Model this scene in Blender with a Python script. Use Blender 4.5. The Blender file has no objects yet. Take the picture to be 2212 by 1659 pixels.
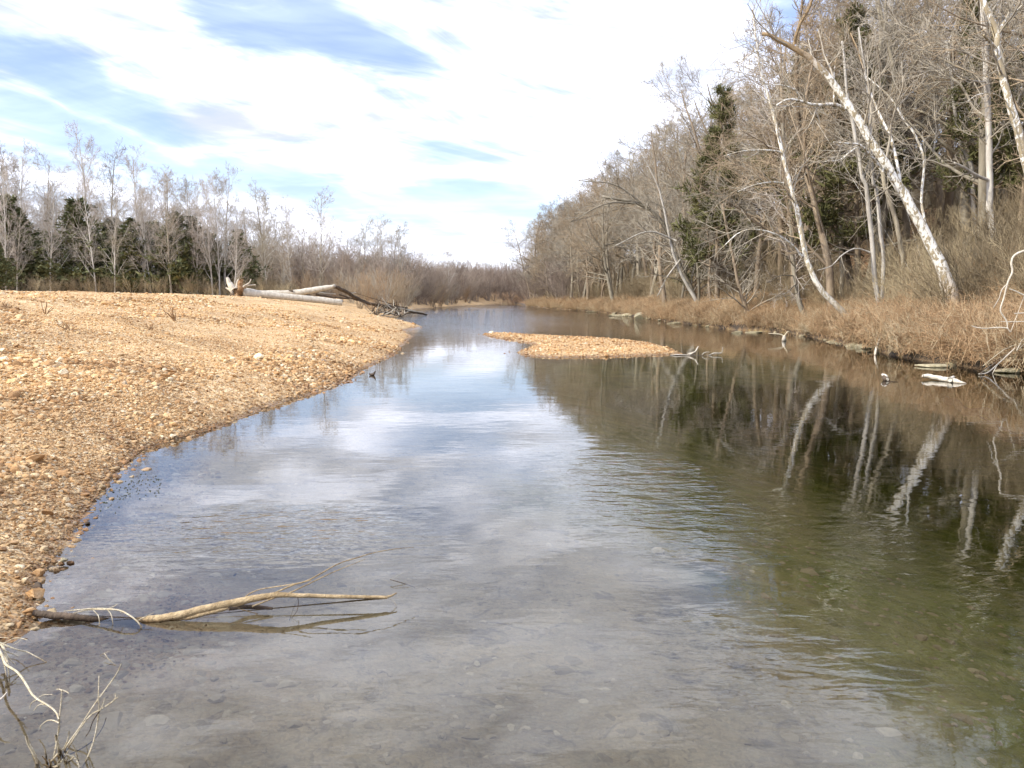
import bpy, bmesh, math, random
import numpy as np
from mathutils import Vector

SC = bpy.context.scene
COL = SC.collection
R = math.radians

# ------------------------------------------------------------------ camera
CAM_H = 2.2
FPX = 887.0                       # focal length in pixels of a 1024 px wide picture
PITCH = math.atan((384 - 297) / FPX)
cam_d = bpy.data.cameras.new('camera')
cam_d.sensor_width = 36.0
cam_d.lens = FPX / 1024 * 36.0
cam_d.clip_start = 0.05
cam_d.clip_end = 3000
cam = bpy.data.objects.new('camera', cam_d)
COL.objects.link(cam)
cam.location = (0, 0, CAM_H)
cam.rotation_euler = (math.pi / 2 - PITCH, 0, 0)
SC.camera = cam

# ------------------------------------------------------------------ world, sun, exposure
SUN_EL, SUN_AZ = R(34), math.atan2(-0.90, -0.42)     # azimuth measured from +Y towards +X
world = bpy.data.worlds.new('World')
SC.world = world
world.use_nodes = True
wt = world.node_tree
wt.nodes.clear()


class NT:
    """small helper to write node trees"""
    def __init__(self, tree):
        self.t = tree

    def n(self, typ, **kw):
        nd = self.t.nodes.new(typ)
        ins = kw.pop('ins', {})
        for k, v in kw.items():
            setattr(nd, k, v)
        for k, v in ins.items():
            self.set(nd.inputs[k], v)
        return nd

    def set(self, sock, v):
        if isinstance(v, bpy.types.NodeSocket):
            self.t.links.new(v, sock)
        else:
            sock.default_value = v

    def m(self, op, a, b=0.0, c=None, clamp=False):
        nd = self.t.nodes.new('ShaderNodeMath')
        nd.operation = op
        nd.use_clamp = clamp
        self.set(nd.inputs[0], a)
        self.set(nd.inputs[1], b)
        if c is not None:
            self.set(nd.inputs[2], c)
        return nd.outputs[0]

    def ramp(self, fac, stops, interp='LINEAR'):
        nd = self.t.nodes.new('ShaderNodeValToRGB')
        nd.color_ramp.interpolation = interp
        el = nd.color_ramp.elements
        while len(el) < len(stops):
            el.new(0.5)
        for e, (p, c) in zip(el, stops):
            e.position = p
            e.color = tuple(c) + (1,) if len(c) == 3 else c
        self.set(nd.inputs[0], fac)
        return nd.outputs[0]

    def mix(self, fac, a, b, blend='MIX'):
        nd = self.t.nodes.new('ShaderNodeMix')
        nd.data_type = 'RGBA'
        nd.blend_type = blend
        self.set(nd.inputs[0], fac)
        self.set(nd.inputs[6], a if isinstance(a, bpy.types.NodeSocket) else tuple(a) + (1,))
        self.set(nd.inputs[7], b if isinstance(b, bpy.types.NodeSocket) else tuple(b) + (1,))
        return nd.outputs[2]

    def mapr(self, v, a, b, c=0.0, d=1.0, smooth=True):
        nd = self.t.nodes.new('ShaderNodeMapRange')
        nd.interpolation_type = 'SMOOTHSTEP' if smooth else 'LINEAR'
        self.set(nd.inputs[0], v)
        for i, x in zip((1, 2, 3, 4), (a, b, c, d)):
            self.set(nd.inputs[i], x)
        return nd.outputs[0]

    def noise(self, vec, scale, detail=3, rough=0.55, dist=0.0):
        nd = self.t.nodes.new('ShaderNodeTexNoise')
        self.set(nd.inputs['Vector'], vec)
        nd.inputs['Scale'].default_value = scale
        nd.inputs['Detail'].default_value = detail
        nd.inputs['Roughness'].default_value = rough
        nd.inputs['Distortion'].default_value = dist
        return nd.outputs[0]

    def mapping(self, vec, scale=(1, 1, 1), rot=(0, 0, 0), loc=(0, 0, 0)):
        nd = self.t.nodes.new('ShaderNodeMapping')
        self.set(nd.inputs[0], vec)
        nd.inputs['Location'].default_value = loc
        nd.inputs['Rotation'].default_value = rot
        nd.inputs['Scale'].default_value = scale
        return nd.outputs[0]

    def voro(self, vec, scale, rnd=1.0, feature='F1'):
        nd = self.t.nodes.new('ShaderNodeTexVoronoi')
        nd.feature = feature
        self.set(nd.inputs['Vector'], vec)
        nd.inputs['Scale'].default_value = scale
        nd.inputs['Randomness'].default_value = rnd
        return nd


def build_sky():
    g = NT(wt)
    out = g.n('ShaderNodeOutputWorld')
    bg = g.n('ShaderNodeBackground')
    bg.inputs['Strength'].default_value = 0.15
    sky = g.n('ShaderNodeTexSky')
    sky.sky_type = 'NISHITA'
    sky.sun_disc = False
    sky.sun_elevation = SUN_EL
    sky.sun_rotation = SUN_AZ
    sky.altitude = 200
    sky.air_density = 1.0
    sky.dust_density = 0.6
    sky.ozone_density = 1.5
    tc = g.n('ShaderNodeTexCoord').outputs['Generated']
    sx = g.n('ShaderNodeSeparateXYZ', ins={0: tc})
    x, y, z = sx.outputs
    # cloud sheet: direction projected on a high plane
    zz = g.m('ADD', g.m('MAXIMUM', z, 0.0), 0.11)
    u = g.m('DIVIDE', x, zz)
    v = g.m('DIVIDE', y, zz)
    cv = g.n('ShaderNodeCombineXYZ', ins={0: u, 1: v, 2: 0.0}).outputs[0]
    cm = g.mapping(cv, scale=(0.55, 1.0, 1), rot=(0, 0, R(24)))
    n1 = g.noise(cm, 1.1, 5, 0.58, 0.5)
    n2 = g.noise(cm, 3.4, 3, 0.6, 0.3)
    # breaks in the cloud sheet, in azimuth / elevation
    az = g.m('ARCTAN2', x, y)
    el = g.m('ARCSINE', z)
    w1 = g.noise(tc, 5.0, 4, 0.6)
    w2 = g.noise(g.mapping(tc, loc=(3, 7, 1)), 5.0, 3, 0.6)
    azw = g.m('ADD', az, g.m('MULTIPLY', g.m('SUBTRACT', w1, 0.5), 0.20))
    elw = g.m('ADD', el, g.m('MULTIPLY', g.m('SUBTRACT', w2, 0.5), 0.10))

    def gap(px, py, rx, ry, tilt, amt):
        a0 = math.atan((px / 2.16 - 512) / FPX)
        e0 = math.atan((384 - py / 2.16) / FPX) - PITCH
        ra, re = rx / 2.16 / FPX, ry / 2.16 / FPX
        da = g.m('SUBTRACT', azw, a0)
        de = g.m('SUBTRACT', elw, e0)
        c, s = math.cos(R(-tilt)), math.sin(R(-tilt))
        p = g.m('DIVIDE', g.m('ADD', g.m('MULTIPLY', da, c), g.m('MULTIPLY', de, s)), ra)
        q = g.m('DIVIDE', g.m('ADD', g.m('MULTIPLY', da, -s), g.m('MULTIPLY', de, c)), re)
        d = g.m('SQRT', g.m('ADD', g.m('MULTIPLY', p, p), g.m('MULTIPLY', q, q)))
        return g.mapr(d, 0.25, 1.35, amt, 0.0)

    gaps = [gap(640, 40, 400, 100, 13, 0.66), gap(130, 240, 300, 55, 14, 0.62),
            gap(950, 320, 200, 50, 8, 0.50), gap(330, 350, 560, 52, 12, 0.62),
            gap(1010, 435, 360, 52, 2, 0.66), gap(1640, 20, 230, 90, 20, 0.5),
            gap(80, 320, 240, 60, 5, 0.5), gap(1080, 250, 160, 40, 10, 0.2)]
    s = gaps[0]
    for q in gaps[1:]:
        s = g.m('MAXIMUM', s, q)
    dens = g.m('ADD', g.m('MULTIPLY', n1, 0.75), g.m('MULTIPLY', n2, 0.45))
    dens = g.m('ADD', dens, 0.03)
    dens = g.m('SUBTRACT', dens, s)
    sv = g.n('ShaderNodeCombineXYZ', ins={0: g.m('MULTIPLY', az, 3.2), 1: g.m('MULTIPLY', g.m('ADD', el, g.m('MULTIPLY', az, 0.24)), 17.0), 2: 0.0}).outputs[0]
    n3 = g.noise(sv, 1.0, 6, 0.62, 1.1)
    dens = g.m('ADD', dens, g.m('MULTIPLY', g.m('SUBTRACT', n3, 0.5), 1.15))
    mask = g.mapr(dens, 0.08, 0.80, 0.20, 1.0)
    white = g.mapr(g.m('ADD', g.m('MULTIPLY', g.noise(cm, 2.0, 4, 0.6, 0.4), .6), g.m('MULTIPLY', n3, .4)), 0.36, 0.62, 4.3, 10.8)
    cw = g.n('ShaderNodeCombineXYZ', ins={0: g.m('MULTIPLY', white, 0.90), 1: g.m('MULTIPLY', white, 0.945), 2: g.m('MULTIPLY', white, 1.11)}).outputs[0]
    blue = g.mix(1.0, sky.outputs[0], (0.92, 0.92, 1.10), 'MULTIPLY')
    col = g.mix(mask, blue, cw)
    wt.links.new(col, bg.inputs['Color'])
    wt.links.new(bg.outputs[0], out.inputs[0])


build_sky()
world.cycles.sampling_method = 'MANUAL'
world.cycles.sample_map_resolution = 512
sun_d = bpy.data.lights.new('sun', 'SUN')
sun_d.energy = 3.5
sun_d.angle = R(1.2)
sun_d.color = (1.0, 0.92, 0.78)
sun = bpy.data.objects.new('sun', sun_d)
COL.objects.link(sun)
SUN_DIR = Vector((math.sin(SUN_AZ) * math.cos(SUN_EL), math.cos(SUN_AZ) * math.cos(SUN_EL), math.sin(SUN_EL)))
sun.rotation_euler = SUN_DIR.to_track_quat('Z', 'Y').to_euler()
sun.location = (-30, -20, 40)

SC.view_settings.view_transform = 'Standard'
SC.view_settings.look = 'None'
SC.view_settings.exposure = 0.55
SC.view_settings.gamma = 1.0
SC.view_settings.use_curve_mapping = False
SC.render.engine = 'CYCLES'
SC.cycles.use_denoising = True
SC.cycles.use_adaptive_sampling = True
SC.cycles.adaptive_threshold = 0.02
SC.cycles.max_bounces = 4
SC.cycles.diffuse_bounces = 2
SC.cycles.glossy_bounces = 2
SC.cycles.transparent_max_bounces = 12
SC.cycles.caustics_reflective = False
SC.cycles.caustics_refractive = False

# ------------------------------------------------------------------ picture <-> place
CP, SP = math.cos(PITCH), math.sin(PITCH)


def ray(px, py):
    """direction through a point of the photograph (2212 px wide measure), forward component not normalised"""
    a, b = (px / 2.16 - 512) / FPX, -(py / 2.16 - 384) / FPX
    return np.array([a, CP + b * SP, -SP + b * CP])


def P(px, py, z=0.0):
    d = ray(px, py)
    t = (z - CAM_H) / d[2]
    return np.array([0, 0, CAM_H]) + d * t


def Q(px, py, D):
    d = ray(px, py)
    return np.array([0, 0, CAM_H]) + d * (D / d[1])


# ------------------------------------------------------------------ land form
def sstep(a, b, x):
    t = np.clip((x - a) / (b - a), 0, 1)
    return t * t * (3 - 2 * t)


_rs = np.random.RandomState(11)
_tab = _rs.rand(256, 256)


def vnoise(x, y):
    xi, yi = np.floor(x).astype(int), np.floor(y).astype(int)
    fx, fy = x - xi, y - yi
    fx, fy = fx * fx * (3 - 2 * fx), fy * fy * (3 - 2 * fy)
    a = _tab[xi % 256, yi % 256]; b = _tab[(xi + 1) % 256, yi % 256]
    c = _tab[xi % 256, (yi + 1) % 256]; d = _tab[(xi + 1) % 256, (yi + 1) % 256]
    return (a * (1 - fx) + b * fx) * (1 - fy) + (c * (1 - fx) + d * fx) * fy


def fbm(x, y, o=4):
    s, a, t = 0, 1.0, 0
    for i in range(o):
        s = s + a * vnoise(x * 2 ** i + 17.3 * i, y * 2 ** i + 5.1 * i); t += a; a *= 0.5
    return s / t


LPX = [(30, 1380), (84, 1338), (74, 1292), (92, 1240), (130, 1192), (165, 1140), (210, 1080), (250, 1022), (300, 978),
       (350, 957), (430, 938), (500, 912), (560, 885), (640, 860), (710, 838), (780, 800), (850, 765), (890, 727),
       (872, 713), (912, 705), (862, 697), (820, 687), (850, 681), (880, 672), (905, 667), (960, 663), (1020, 660), (1080, 658)]
RPX = [(2212, 805), (2130, 800), (2050, 787), (1950, 772), (1890, 757), (1800, 737), (1700, 719), (1590, 713), (1470, 698),
       (1350, 681), (1270, 672), (1180, 666), (1140, 662), (1115, 657.5)]
LSH = np.array([(-5.2, -30), (-4.6, 0), (-3.95, 4.2)] + [tuple(P(*p)[:2]) for p in LPX])
RSH = np.array([(17, -30), (17.5, 5), (17, 17)] + [tuple(P(*p)[:2]) for p in RPX])
ISL = np.array([tuple(P(*p)[:2]) for p in [(1040, 722), (1100, 721), (1160, 725), (1230, 728), (1330, 733), (1400, 740),
      (1450, 754), (1475, 765), (1400, 768), (1300, 771), (1200, 773), (1135, 769), (1115, 761), (1142, 752), (1152, 744), (1120, 737), (1070, 730)]])
RIVER = np.concatenate([LSH, RSH[::-1]])


def dist_poly(x, y, pts, closed=False):
    p = np.stack([x, y], -1)
    best = np.full(x.shape, 1e9)
    n = len(pts)
    for i in range(n if closed else n - 1):
        a, b = pts[i], pts[(i + 1) % n]
        ab = b - a
        t = np.clip(((p - a) @ ab) / (ab @ ab + 1e-12), 0, 1)
        q = a + t[..., None] * ab
        best = np.minimum(best, np.hypot(p[..., 0] - q[..., 0], p[..., 1] - q[..., 1]))
    return best


def inside(x, y, pts):
    r = np.zeros(x.shape, bool)
    n = len(pts)
    for i in range(n):
        (x1, y1), (x2, y2) = pts[i], pts[(i + 1) % n]
        c = ((y1 > y) != (y2 > y))
        xin = (x2 - x1) * (y - y1) / (y2 - y1 + 1e-12) + x1
        r ^= c & (x < xin)
    return r


def land(x, y):
    """height and zone weights of the ground"""
    x, y = np.asarray(x, float), np.asarray(y, float)
    wx = x + 0.10 * (fbm(x * 1.3, y * 1.3, 3) - 0.5) * np.clip(y / 12, .5, 3)
    dl, dr = dist_poly(wx, y, LSH), dist_poly(wx, y, RSH)
    wet = inside(wx, y, RIVER)
    big = fbm(x * 0.25, y * 0.25, 3) - 0.5
    mid = fbm(x * 0.9 + 9, y * 0.9, 3) - 0.5
    sml = fbm(x * 5, y * 5, 2) - 0.5
    # gravel bar
    terr = 0.05 * np.sin(dl * 1.1 + 5 * big) * sstep(2, 6, dl)
    zl = 0.90 * (1 - np.exp(-dl / 2.2)) + 1.4 * sstep(1, 16, dl) + 0.020 * np.maximum(dl - 16, 0) * (dl < 90) + 1.48 * (dl >= 90)
    zl = zl + np.minimum(dl / 1.5, 1) * (0.16 * mid + 0.25 * big) + terr + 0.03 * sml
    # right bank and hillside
    hm = 24 * (1 - sstep(120, 250, y)) + 2.5
    hill = hm * (1 - np.exp(-0.62 * np.maximum(dr - 3.5, 0) / hm))
    zr = 0.55 * (1 - np.exp(-dr / 0.35)) + 1.1 * sstep(0.4, 5, dr) + hill + np.minimum(dr / 2, 1) * (0.5 * mid + 1.2 * big)
    w = sstep(-12, 12, dl - dr)
    zland = zl * (1 - w) + zr * w
    # river bed
    t = dl / (dl + dr + 1e-6)
    deep = 0.45 * (1 - np.exp(-dl / 3.0)) + 1.75 * sstep(0.20, 0.70, t)
    zb = -np.minimum(deep, 2.2 * (1 - np.exp(-dr / 1.0)) + 0.02) + np.minimum(dl, 1) * np.minimum(dr, 1) * (0.10 * mid + 0.03 * sml)
    zb = np.minimum(zb, -0.012 - 0.02 * np.minimum(dl, 1))
    di = dist_poly(x, y, ISL, True)
    ins = inside(x, y, ISL)
    zi = np.where(ins, 0.15 * (1 - np.exp(-di / 0.9)) + 0.05 * sml + 0.10 * mid * np.minimum(di, 1), -0.10 * di)
    zb = np.where(ins, zi, np.maximum(zb, np.where(di < 6, zi, -99)))
    z = np.where(wet, zb, np.maximum(zland, 0.015))
    forest = np.where(wet, 0, np.maximum(w, sstep(34, 42, dl + 10 * big) * (1 - w)))
    bed = np.where(wet & ~ins, 1.0, 0.0) * sstep(0.0, -0.22, z + 0.10 * mid)
    damp_shade = sstep(0.10, 0.015, z) * (1 - sstep(-0.02, -0.25, z))
    damp_shade = np.where((~wet) & (w > .5), np.maximum(damp_shade, sstep(0.75, 0.30, z)), damp_shade)  # foot of right bank: wet mud plus overhang shade, darkened through the mask
    global ALG
    ALG = np.where(wet, sstep(4.3, 7.5, dl + 2.5 * mid + 1.5 * big), 0.0)
    return z, forest, bed, damp_shade, np.where(wet, -1, 1) * np.minimum(dl, dr), dl, dr, ins


def H(x, y):
    return float(land(np.array([x]), np.array([y]))[0][0])


# ------------------------------------------------------------------ mesh helpers
def mesh_np(name, V, F, mat=None, smooth=True):
    """V (n,3); F (m,4) quads or (m,3) triangles"""
    me = bpy.data.meshes.new(name)
    V = np.asarray(V, np.float32); F = np.asarray(F, np.int32)
    k = F.shape[1]
    me.vertices.add(len(V)); me.vertices.foreach_set('co', V.ravel())
    me.loops.add(F.size); me.loops.foreach_set('vertex_index', F.ravel())
    me.polygons.add(len(F))
    me.polygons.foreach_set('loop_start', np.arange(0, F.size, k, dtype=np.int32))
    me.update(calc_edges=True)
    me.polygons.foreach_set('use_smooth', np.full(len(F), smooth))
    if mat:
        me.materials.append(mat)
    return me


def obj(name, me, parent=None, loc=None):
    o = bpy.data.objects.new(name, me)
    COL.objects.link(o)
    if parent is not None:
        o.parent = parent
    if loc is not None:
        o.location = tuple(float(q) for q in loc)
    return o


def tag(o, label=None, cat=None, group=None, kind=None):
    for k, v in (('label', label), ('category', cat), ('group', group), ('kind', kind)):
        if v:
            o[k] = v
    return o


def thing(name, label, cat, loc=(0, 0, 0), rz=0.0, group=None, sc=1.0):
    o = bpy.data.objects.new(name, None)
    COL.objects.link(o)
    o.location = tuple(float(q) for q in loc)
    o.rotation_euler = (0, 0, rz)
    o.scale = (sc,) * 3 if np.isscalar(sc) else sc
    o.empty_display_size = 0.3
    return tag(o, label, cat, group)


def nrm(v):
    return v / (np.linalg.norm(v, axis=-1, keepdims=True) + 1e-9)


def tubes(Pa, Ra, k=3):
    """Pa (N,n,3) centre lines, Ra (N,n) radii -> verts, quads"""
    N, n = Pa.shape[:2]
    T = nrm(np.gradient(Pa, axis=1))
    ref = np.zeros((N, 1, 3))
    ref[np.arange(N), 0, np.argmin(np.abs(T.mean(1)), axis=1)] = 1
    A = nrm(np.cross(T, np.broadcast_to(ref, T.shape)))
    B = np.cross(T, A)
    th = np.arange(k) * 2 * np.pi / k
    ring = A[:, :, None, :] * np.cos(th)[None, None, :, None] + B[:, :, None, :] * np.sin(th)[None, None, :, None]
    V = Pa[:, :, None, :] + ring * Ra[:, :, None, None]
    base = (np.arange(N) * n * k)[:, None, None]
    i = (np.arange(n - 1) * k)[None, :, None]
    j = np.arange(k)[None, None, :]
    j2 = (j + 1) % k
    a = base + i + j; b = base + i + j2
    F = np.stack([a, b, b + k, a + k], -1).reshape(-1, 4)
    return V.reshape(-1, 3), F


class Geo:
    def __init__(self):
        self.V, self.F, self.n = [], [], 0

    def add(self, V, F):
        self.V.append(np.asarray(V)); self.F.append(np.asarray(F) + self.n); self.n += len(V)
        return self

    def tube(self, pts, rad, k=6, cap=True):
        """one smooth tube through points"""
        pts = np.asarray(pts, float); rad = np.asarray(rad, float)
        V, F = tubes(pts[None], rad[None], k)
        self.add(V, F)
        if cap:
            for e, s in ((0, -1), (len(pts) - 1, 1)):
                r = np.arange(k) + e * k + self.n - len(V)
                ctr = self.n
                self.V.append(pts[e:e + 1] + 0 * pts[e:e + 1]); self.n += 1
                idx = [[r[q], r[(q + 1) % k], ctr, ctr] for q in range(k)]
                # quads with a doubled corner are not valid, use two-step fan
                self.F.append(np.array([[r[q], r[(q + 1) % k], r[(q + 2) % k], ctr] for q in range(0, k - 1, 2)] if k % 2 == 0 else [i[:3] + [r[(i2 + 2) % k]] for i2, i in enumerate(idx[:1])]))
        return self

    def mesh(self, name, mat, smooth=True):
        return mesh_np(name, np.concatenate(self.V), np.concatenate(self.F), mat, smooth)


def spline(pts, n):
    """Catmull-Rom through pts (m,c), n samples"""
    p = np.asarray(pts, float)
    m = len(p)
    if m == 2:
        t = np.linspace(0, 1, n)[:, None]
        return p[0] * (1 - t) + p[1] * t
    e = np.concatenate([[2 * p[0] - p[1]], p, [2 * p[-1] - p[-2]]])
    t = np.linspace(0, m - 1 - 1e-6, n)
    i = t.astype(int); f = (t - i)[:, None]
    a, b, c, d = e[i], e[i + 1], e[i + 2], e[i + 3]
    return 0.5 * (2 * b + (c - a) * f + (2 * a - 5 * b + 4 * c - d) * f ** 2 + (3 * b - a - 3 * c + d) * f ** 3)


def walk(rng, start, dirs, length, n, gnarl, trop):
    N = len(start)
    out = np.zeros((N, n, 3)); out[:, 0] = start
    d = nrm(dirs); st = (length / (n - 1))[:, None]
    for j in range(1, n):
        out[:, j] = out[:, j - 1] + d * st
        d = d + gnarl * rng.randn(N, 3)
        d[:, 2] += trop
        d = nrm(d)
    return out


def spawn(rng, Pa, Ra, cnt, t0, t1, a0, a1, length, lfall, n, gnarl, trop, rfac, rtip, flat=0.0):
    """children along parent centre lines"""
    N, n0 = Pa.shape[:2]
    idx = np.repeat(np.arange(N), cnt)
    t = t0 + (t1 - t0) * ((np.tile(np.arange(cnt), N) + rng.rand(N * cnt)) / cnt)
    f = t * (n0 - 1) * 0.9999; i = np.minimum(f.astype(int), n0 - 2); f = (f - i)[:, None]
    A, B = Pa[idx, i], Pa[idx, i + 1]
    pos = A * (1 - f) + B * f
    r = Ra[idx, i] * (1 - f[:, 0]) + Ra[idx, i + 1] * f[:, 0]
    T = nrm(B - A)
    per = rng.randn(N * cnt, 3); per[:, 2] *= (1 - flat)
    per = nrm(np.cross(T, np.cross(per, T)))
    ang = np.radians(a0 + (a1 - a0) * rng.rand(N * cnt))[:, None]
    d = T * np.cos(ang) + per * np.sin(ang)
    L = length if np.isscalar(length) else np.asarray(length)[idx]
    L = L * (1 - lfall * (t - t0) / max(t1 - t0, 1e-6)) * (0.65 + 0.7 * rng.rand(N * cnt))
    C = walk(rng, pos, d, L, n, gnarl, trop)
    r0 = r * rfac
    Rr = r0[:, None] * np.linspace(1, rtip, n)[None]
    return C, Rr


def lens(Pa):
    return np.linalg.norm(np.diff(Pa, axis=1), axis=2).sum(1)


# ------------------------------------------------------------------ materials
def new_mat(name):
    m = bpy.data.materials.new(name)
    m.use_nodes = True
    m.node_tree.nodes.clear()
    return m, NT(m.node_tree)


def finish(g, col, rough=0.9, bump=None, dist=0.01, spec=0.2, strength=1.0, trans=None):
    b = g.n('ShaderNodeBsdfPrincipled')
    g.set(b.inputs['Base Color'], col if isinstance(col, bpy.types.NodeSocket) else tuple(col) + (1,))
    g.set(b.inputs['Roughness'], rough)
    b.inputs['Specular IOR Level'].default_value = spec
    if bump is not None:
        bn = g.n('ShaderNodeBump')
        bn.inputs['Strength'].default_value = strength
        bn.inputs['Distance'].default_value = dist
        g.set(bn.inputs['Height'], bump)
        g.t.links.new(bn.outputs[0], b.inputs['Normal'])
    out = g.n('ShaderNodeOutputMaterial')
    g.t.links.new(b.outputs[0], out.inputs[0])
    return b


def bark(name, c0, c1, scale=3.0, stretch=0.25, rough=0.9, tint=0.0):
    m, g = new_mat(name)
    oc = g.n('ShaderNodeTexCoord').outputs['Object']
    v = g.mapping(oc, scale=(1, 1, stretch))
    n = g.noise(v, scale, 4, 0.65)
    col = g.ramp(n, [(0.30, c0), (0.70, c1)])
    if tint:
        rnd = g.n('ShaderNodeObjectInfo').outputs['Random']
        hsv = g.n('ShaderNodeHueSaturation', ins={'Color': col, 'Value': g.mapr(rnd, 0, 1, 1 - tint, 1 + tint, False)})
        col = hsv.outputs[0]
    gz = g.n('ShaderNodeSeparateXYZ', ins={0: g.n('ShaderNodeNewGeometry').outputs['Position']}).outputs[2]
    col = g.mix(g.mapr(gz, 0.0, 0.045, 0.8, 0), col, g.mix(1.0, col, (0.35, 0.30, 0.26), 'MULTIPLY'))
    finish(g, col, rough, g.noise(v, scale * 5, 3, 0.7), 0.02)
    return m


def sycamore_bark(name, low, white=(0.84, 0.82, 0.76), patch=(0.28, 0.235, 0.16), zlow=(0.5, 3.0), ztop=None, top=None, amount=0.5):
    m, g = new_mat(name)
    oc = g.n('ShaderNodeTexCoord').outputs['Object']
    z = g.n('ShaderNodeSeparateXYZ', ins={0: oc}).outputs[2]
    v = g.mapping(oc, scale=(1, 1, 0.5))
    n = g.noise(v, 6.0, 5, 0.68, 0.9)
    n2 = g.noise(v, 11, 3, 0.6)
    k = g.mapr(g.m('ADD', n, g.m('MULTIPLY', n2, 0.25)), amount + 0.10, amount + 0.17, 0, 1)
    pc = g.mix(g.noise(v, 7, 3), patch, tuple(q * 1.7 for q in patch))
    col = g.mix(k, white, pc)
    col = g.mix(g.mapr(g.m('ADD', z, g.m('MULTIPLY', n, 2.0)), zlow[0] + 1, zlow[1] + 1, 1, 0), col, low)
    if ztop:
        col = g.mix(g.mapr(g.m('ADD', z, g.m('MULTIPLY', n, 1.0)), ztop[0], ztop[1]), col, top)
    finish(g, col, 0.8, g.m('ADD', n2, k), 0.012)
    return m


def needle_mat(name, c0, c1, c2):
    m, g = new_mat(name)
    oc = g.n('ShaderNodeTexCoord').outputs['Object']
    n = g.noise(oc, 1.3, 4, 0.65)
    col = g.ramp(n, [(0.30, c0), (0.52, c1), (0.72, c2)])
    b = finish(g, col, 0.75)
    return m


M = {}
M['bark_grey'] = bark('bark_grey', (0.184, 0.158, 0.121), (0.414, 0.374, 0.292), tint=0.25)
M['bark_brown'] = bark('bark_brown', (0.156, 0.120, 0.086), (0.360, 0.288, 0.207), tint=0.2)
M['bark_pale'] = bark('bark_pale', (0.30, 0.27, 0.23), (0.68, 0.65, 0.59), tint=0.15)
M['twig_grey'] = bark('twig_grey', (0.272, 0.238, 0.193), (0.454, 0.411, 0.332), 1.5, 1, tint=0.22)
M['twig_brown'] = bark('twig_brown', (0.270, 0.203, 0.140), (0.446, 0.362, 0.252), 1.5, 1, tint=0.2)
M['twig_pale'] = bark('twig_pale', (0.370, 0.319, 0.275), (0.582, 0.526, 0.462), 1.5, 1, tint=0.15)
M['twig_rust'] = bark('twig_rust', (0.287, 0.194, 0.120), (0.460, 0.338, 0.216), 1.5, 1, tint=0.2)
M['cedar'] = needle_mat('cedar_foliage', (0.076, 0.088, 0.040), (0.126, 0.136, 0.060), (0.220, 0.201, 0.097))
M['pine'] = needle_mat('pine_foliage', (0.068, 0.076, 0.030), (0.120, 0.120, 0.048), (0.20, 0.180, 0.075))
M['syc_big'] = sycamore_bark('sycamore_bark', (0.36, 0.22, 0.09), ztop=(9.9, 10.9), top=(0.34, 0.25, 0.15), amount=0.51)
M['syc_mid'] = sycamore_bark('sycamore_bark_mottled', (0.36, 0.27, 0.16), amount=0.46)
M['syc_thin'] = sycamore_bark('sycamore_bark_thin', (0.40, 0.33, 0.24), amount=0.50, patch=(0.36, 0.31, 0.22))
M['drift'] = bark('driftwood', (0.34, 0.31, 0.26), (0.62, 0.58, 0.50), 4, 0.6)
M['drift_warm'] = bark('driftwood_warm', (0.24, 0.17, 0.09), (0.62, 0.48, 0.29), 11, 1)
M['drift_white'] = bark('driftwood_white', (0.484, 0.430, 0.344), (0.748, 0.697, 0.599), 5, 0.6)
M['drift_dark'] = bark('driftwood_dark', (0.05, 0.04, 0.03), (0.16, 0.12, 0.09), 5, 0.6)
M['root'] = bark('root_wood', (0.16, 0.09, 0.045), (0.42, 0.28, 0.16), 5, 1)
M['straw'] = bark('straw_stem', (0.55, 0.46, 0.30), (0.84, 0.77, 0.60), 20, 1)


def rock_mat(name, c0, c1, c2, sc=3.0, moss=0.0):
    m, g = new_mat(name)
    oc = g.n('ShaderNodeTexCoord').outputs['Object']
    n = g.noise(oc, sc, 6, 0.65)
    col = g.ramp(n, [(0.30, c0), (0.5, c1), (0.70, c2)])
    if moss:
        col = g.mix(g.mapr(g.noise(oc, sc * 0.8, 4, 0.7), 0.48, 0.62, 0, moss), col, (0.10, 0.095, 0.04))
    finish(g, col, 0.88, g.noise(oc, sc * 6, 5, 0.7), 0.02)
    return m


M['rock_orange'] = rock_mat('rock_orange', (0.42, 0.22, 0.09), (0.62, 0.38, 0.18), (0.78, 0.58, 0.36), 7)
M['rock_bank'] = rock_mat('rock_bank', (0.176, 0.152, 0.104), (0.336, 0.296, 0.200), (0.496, 0.448, 0.320), 2, 0.5)
M['rock_pale'] = rock_mat('rock_pale', (0.20, 0.17, 0.11), (0.40, 0.35, 0.23), (0.58, 0.52, 0.37), 3.5, 0.35)


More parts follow.
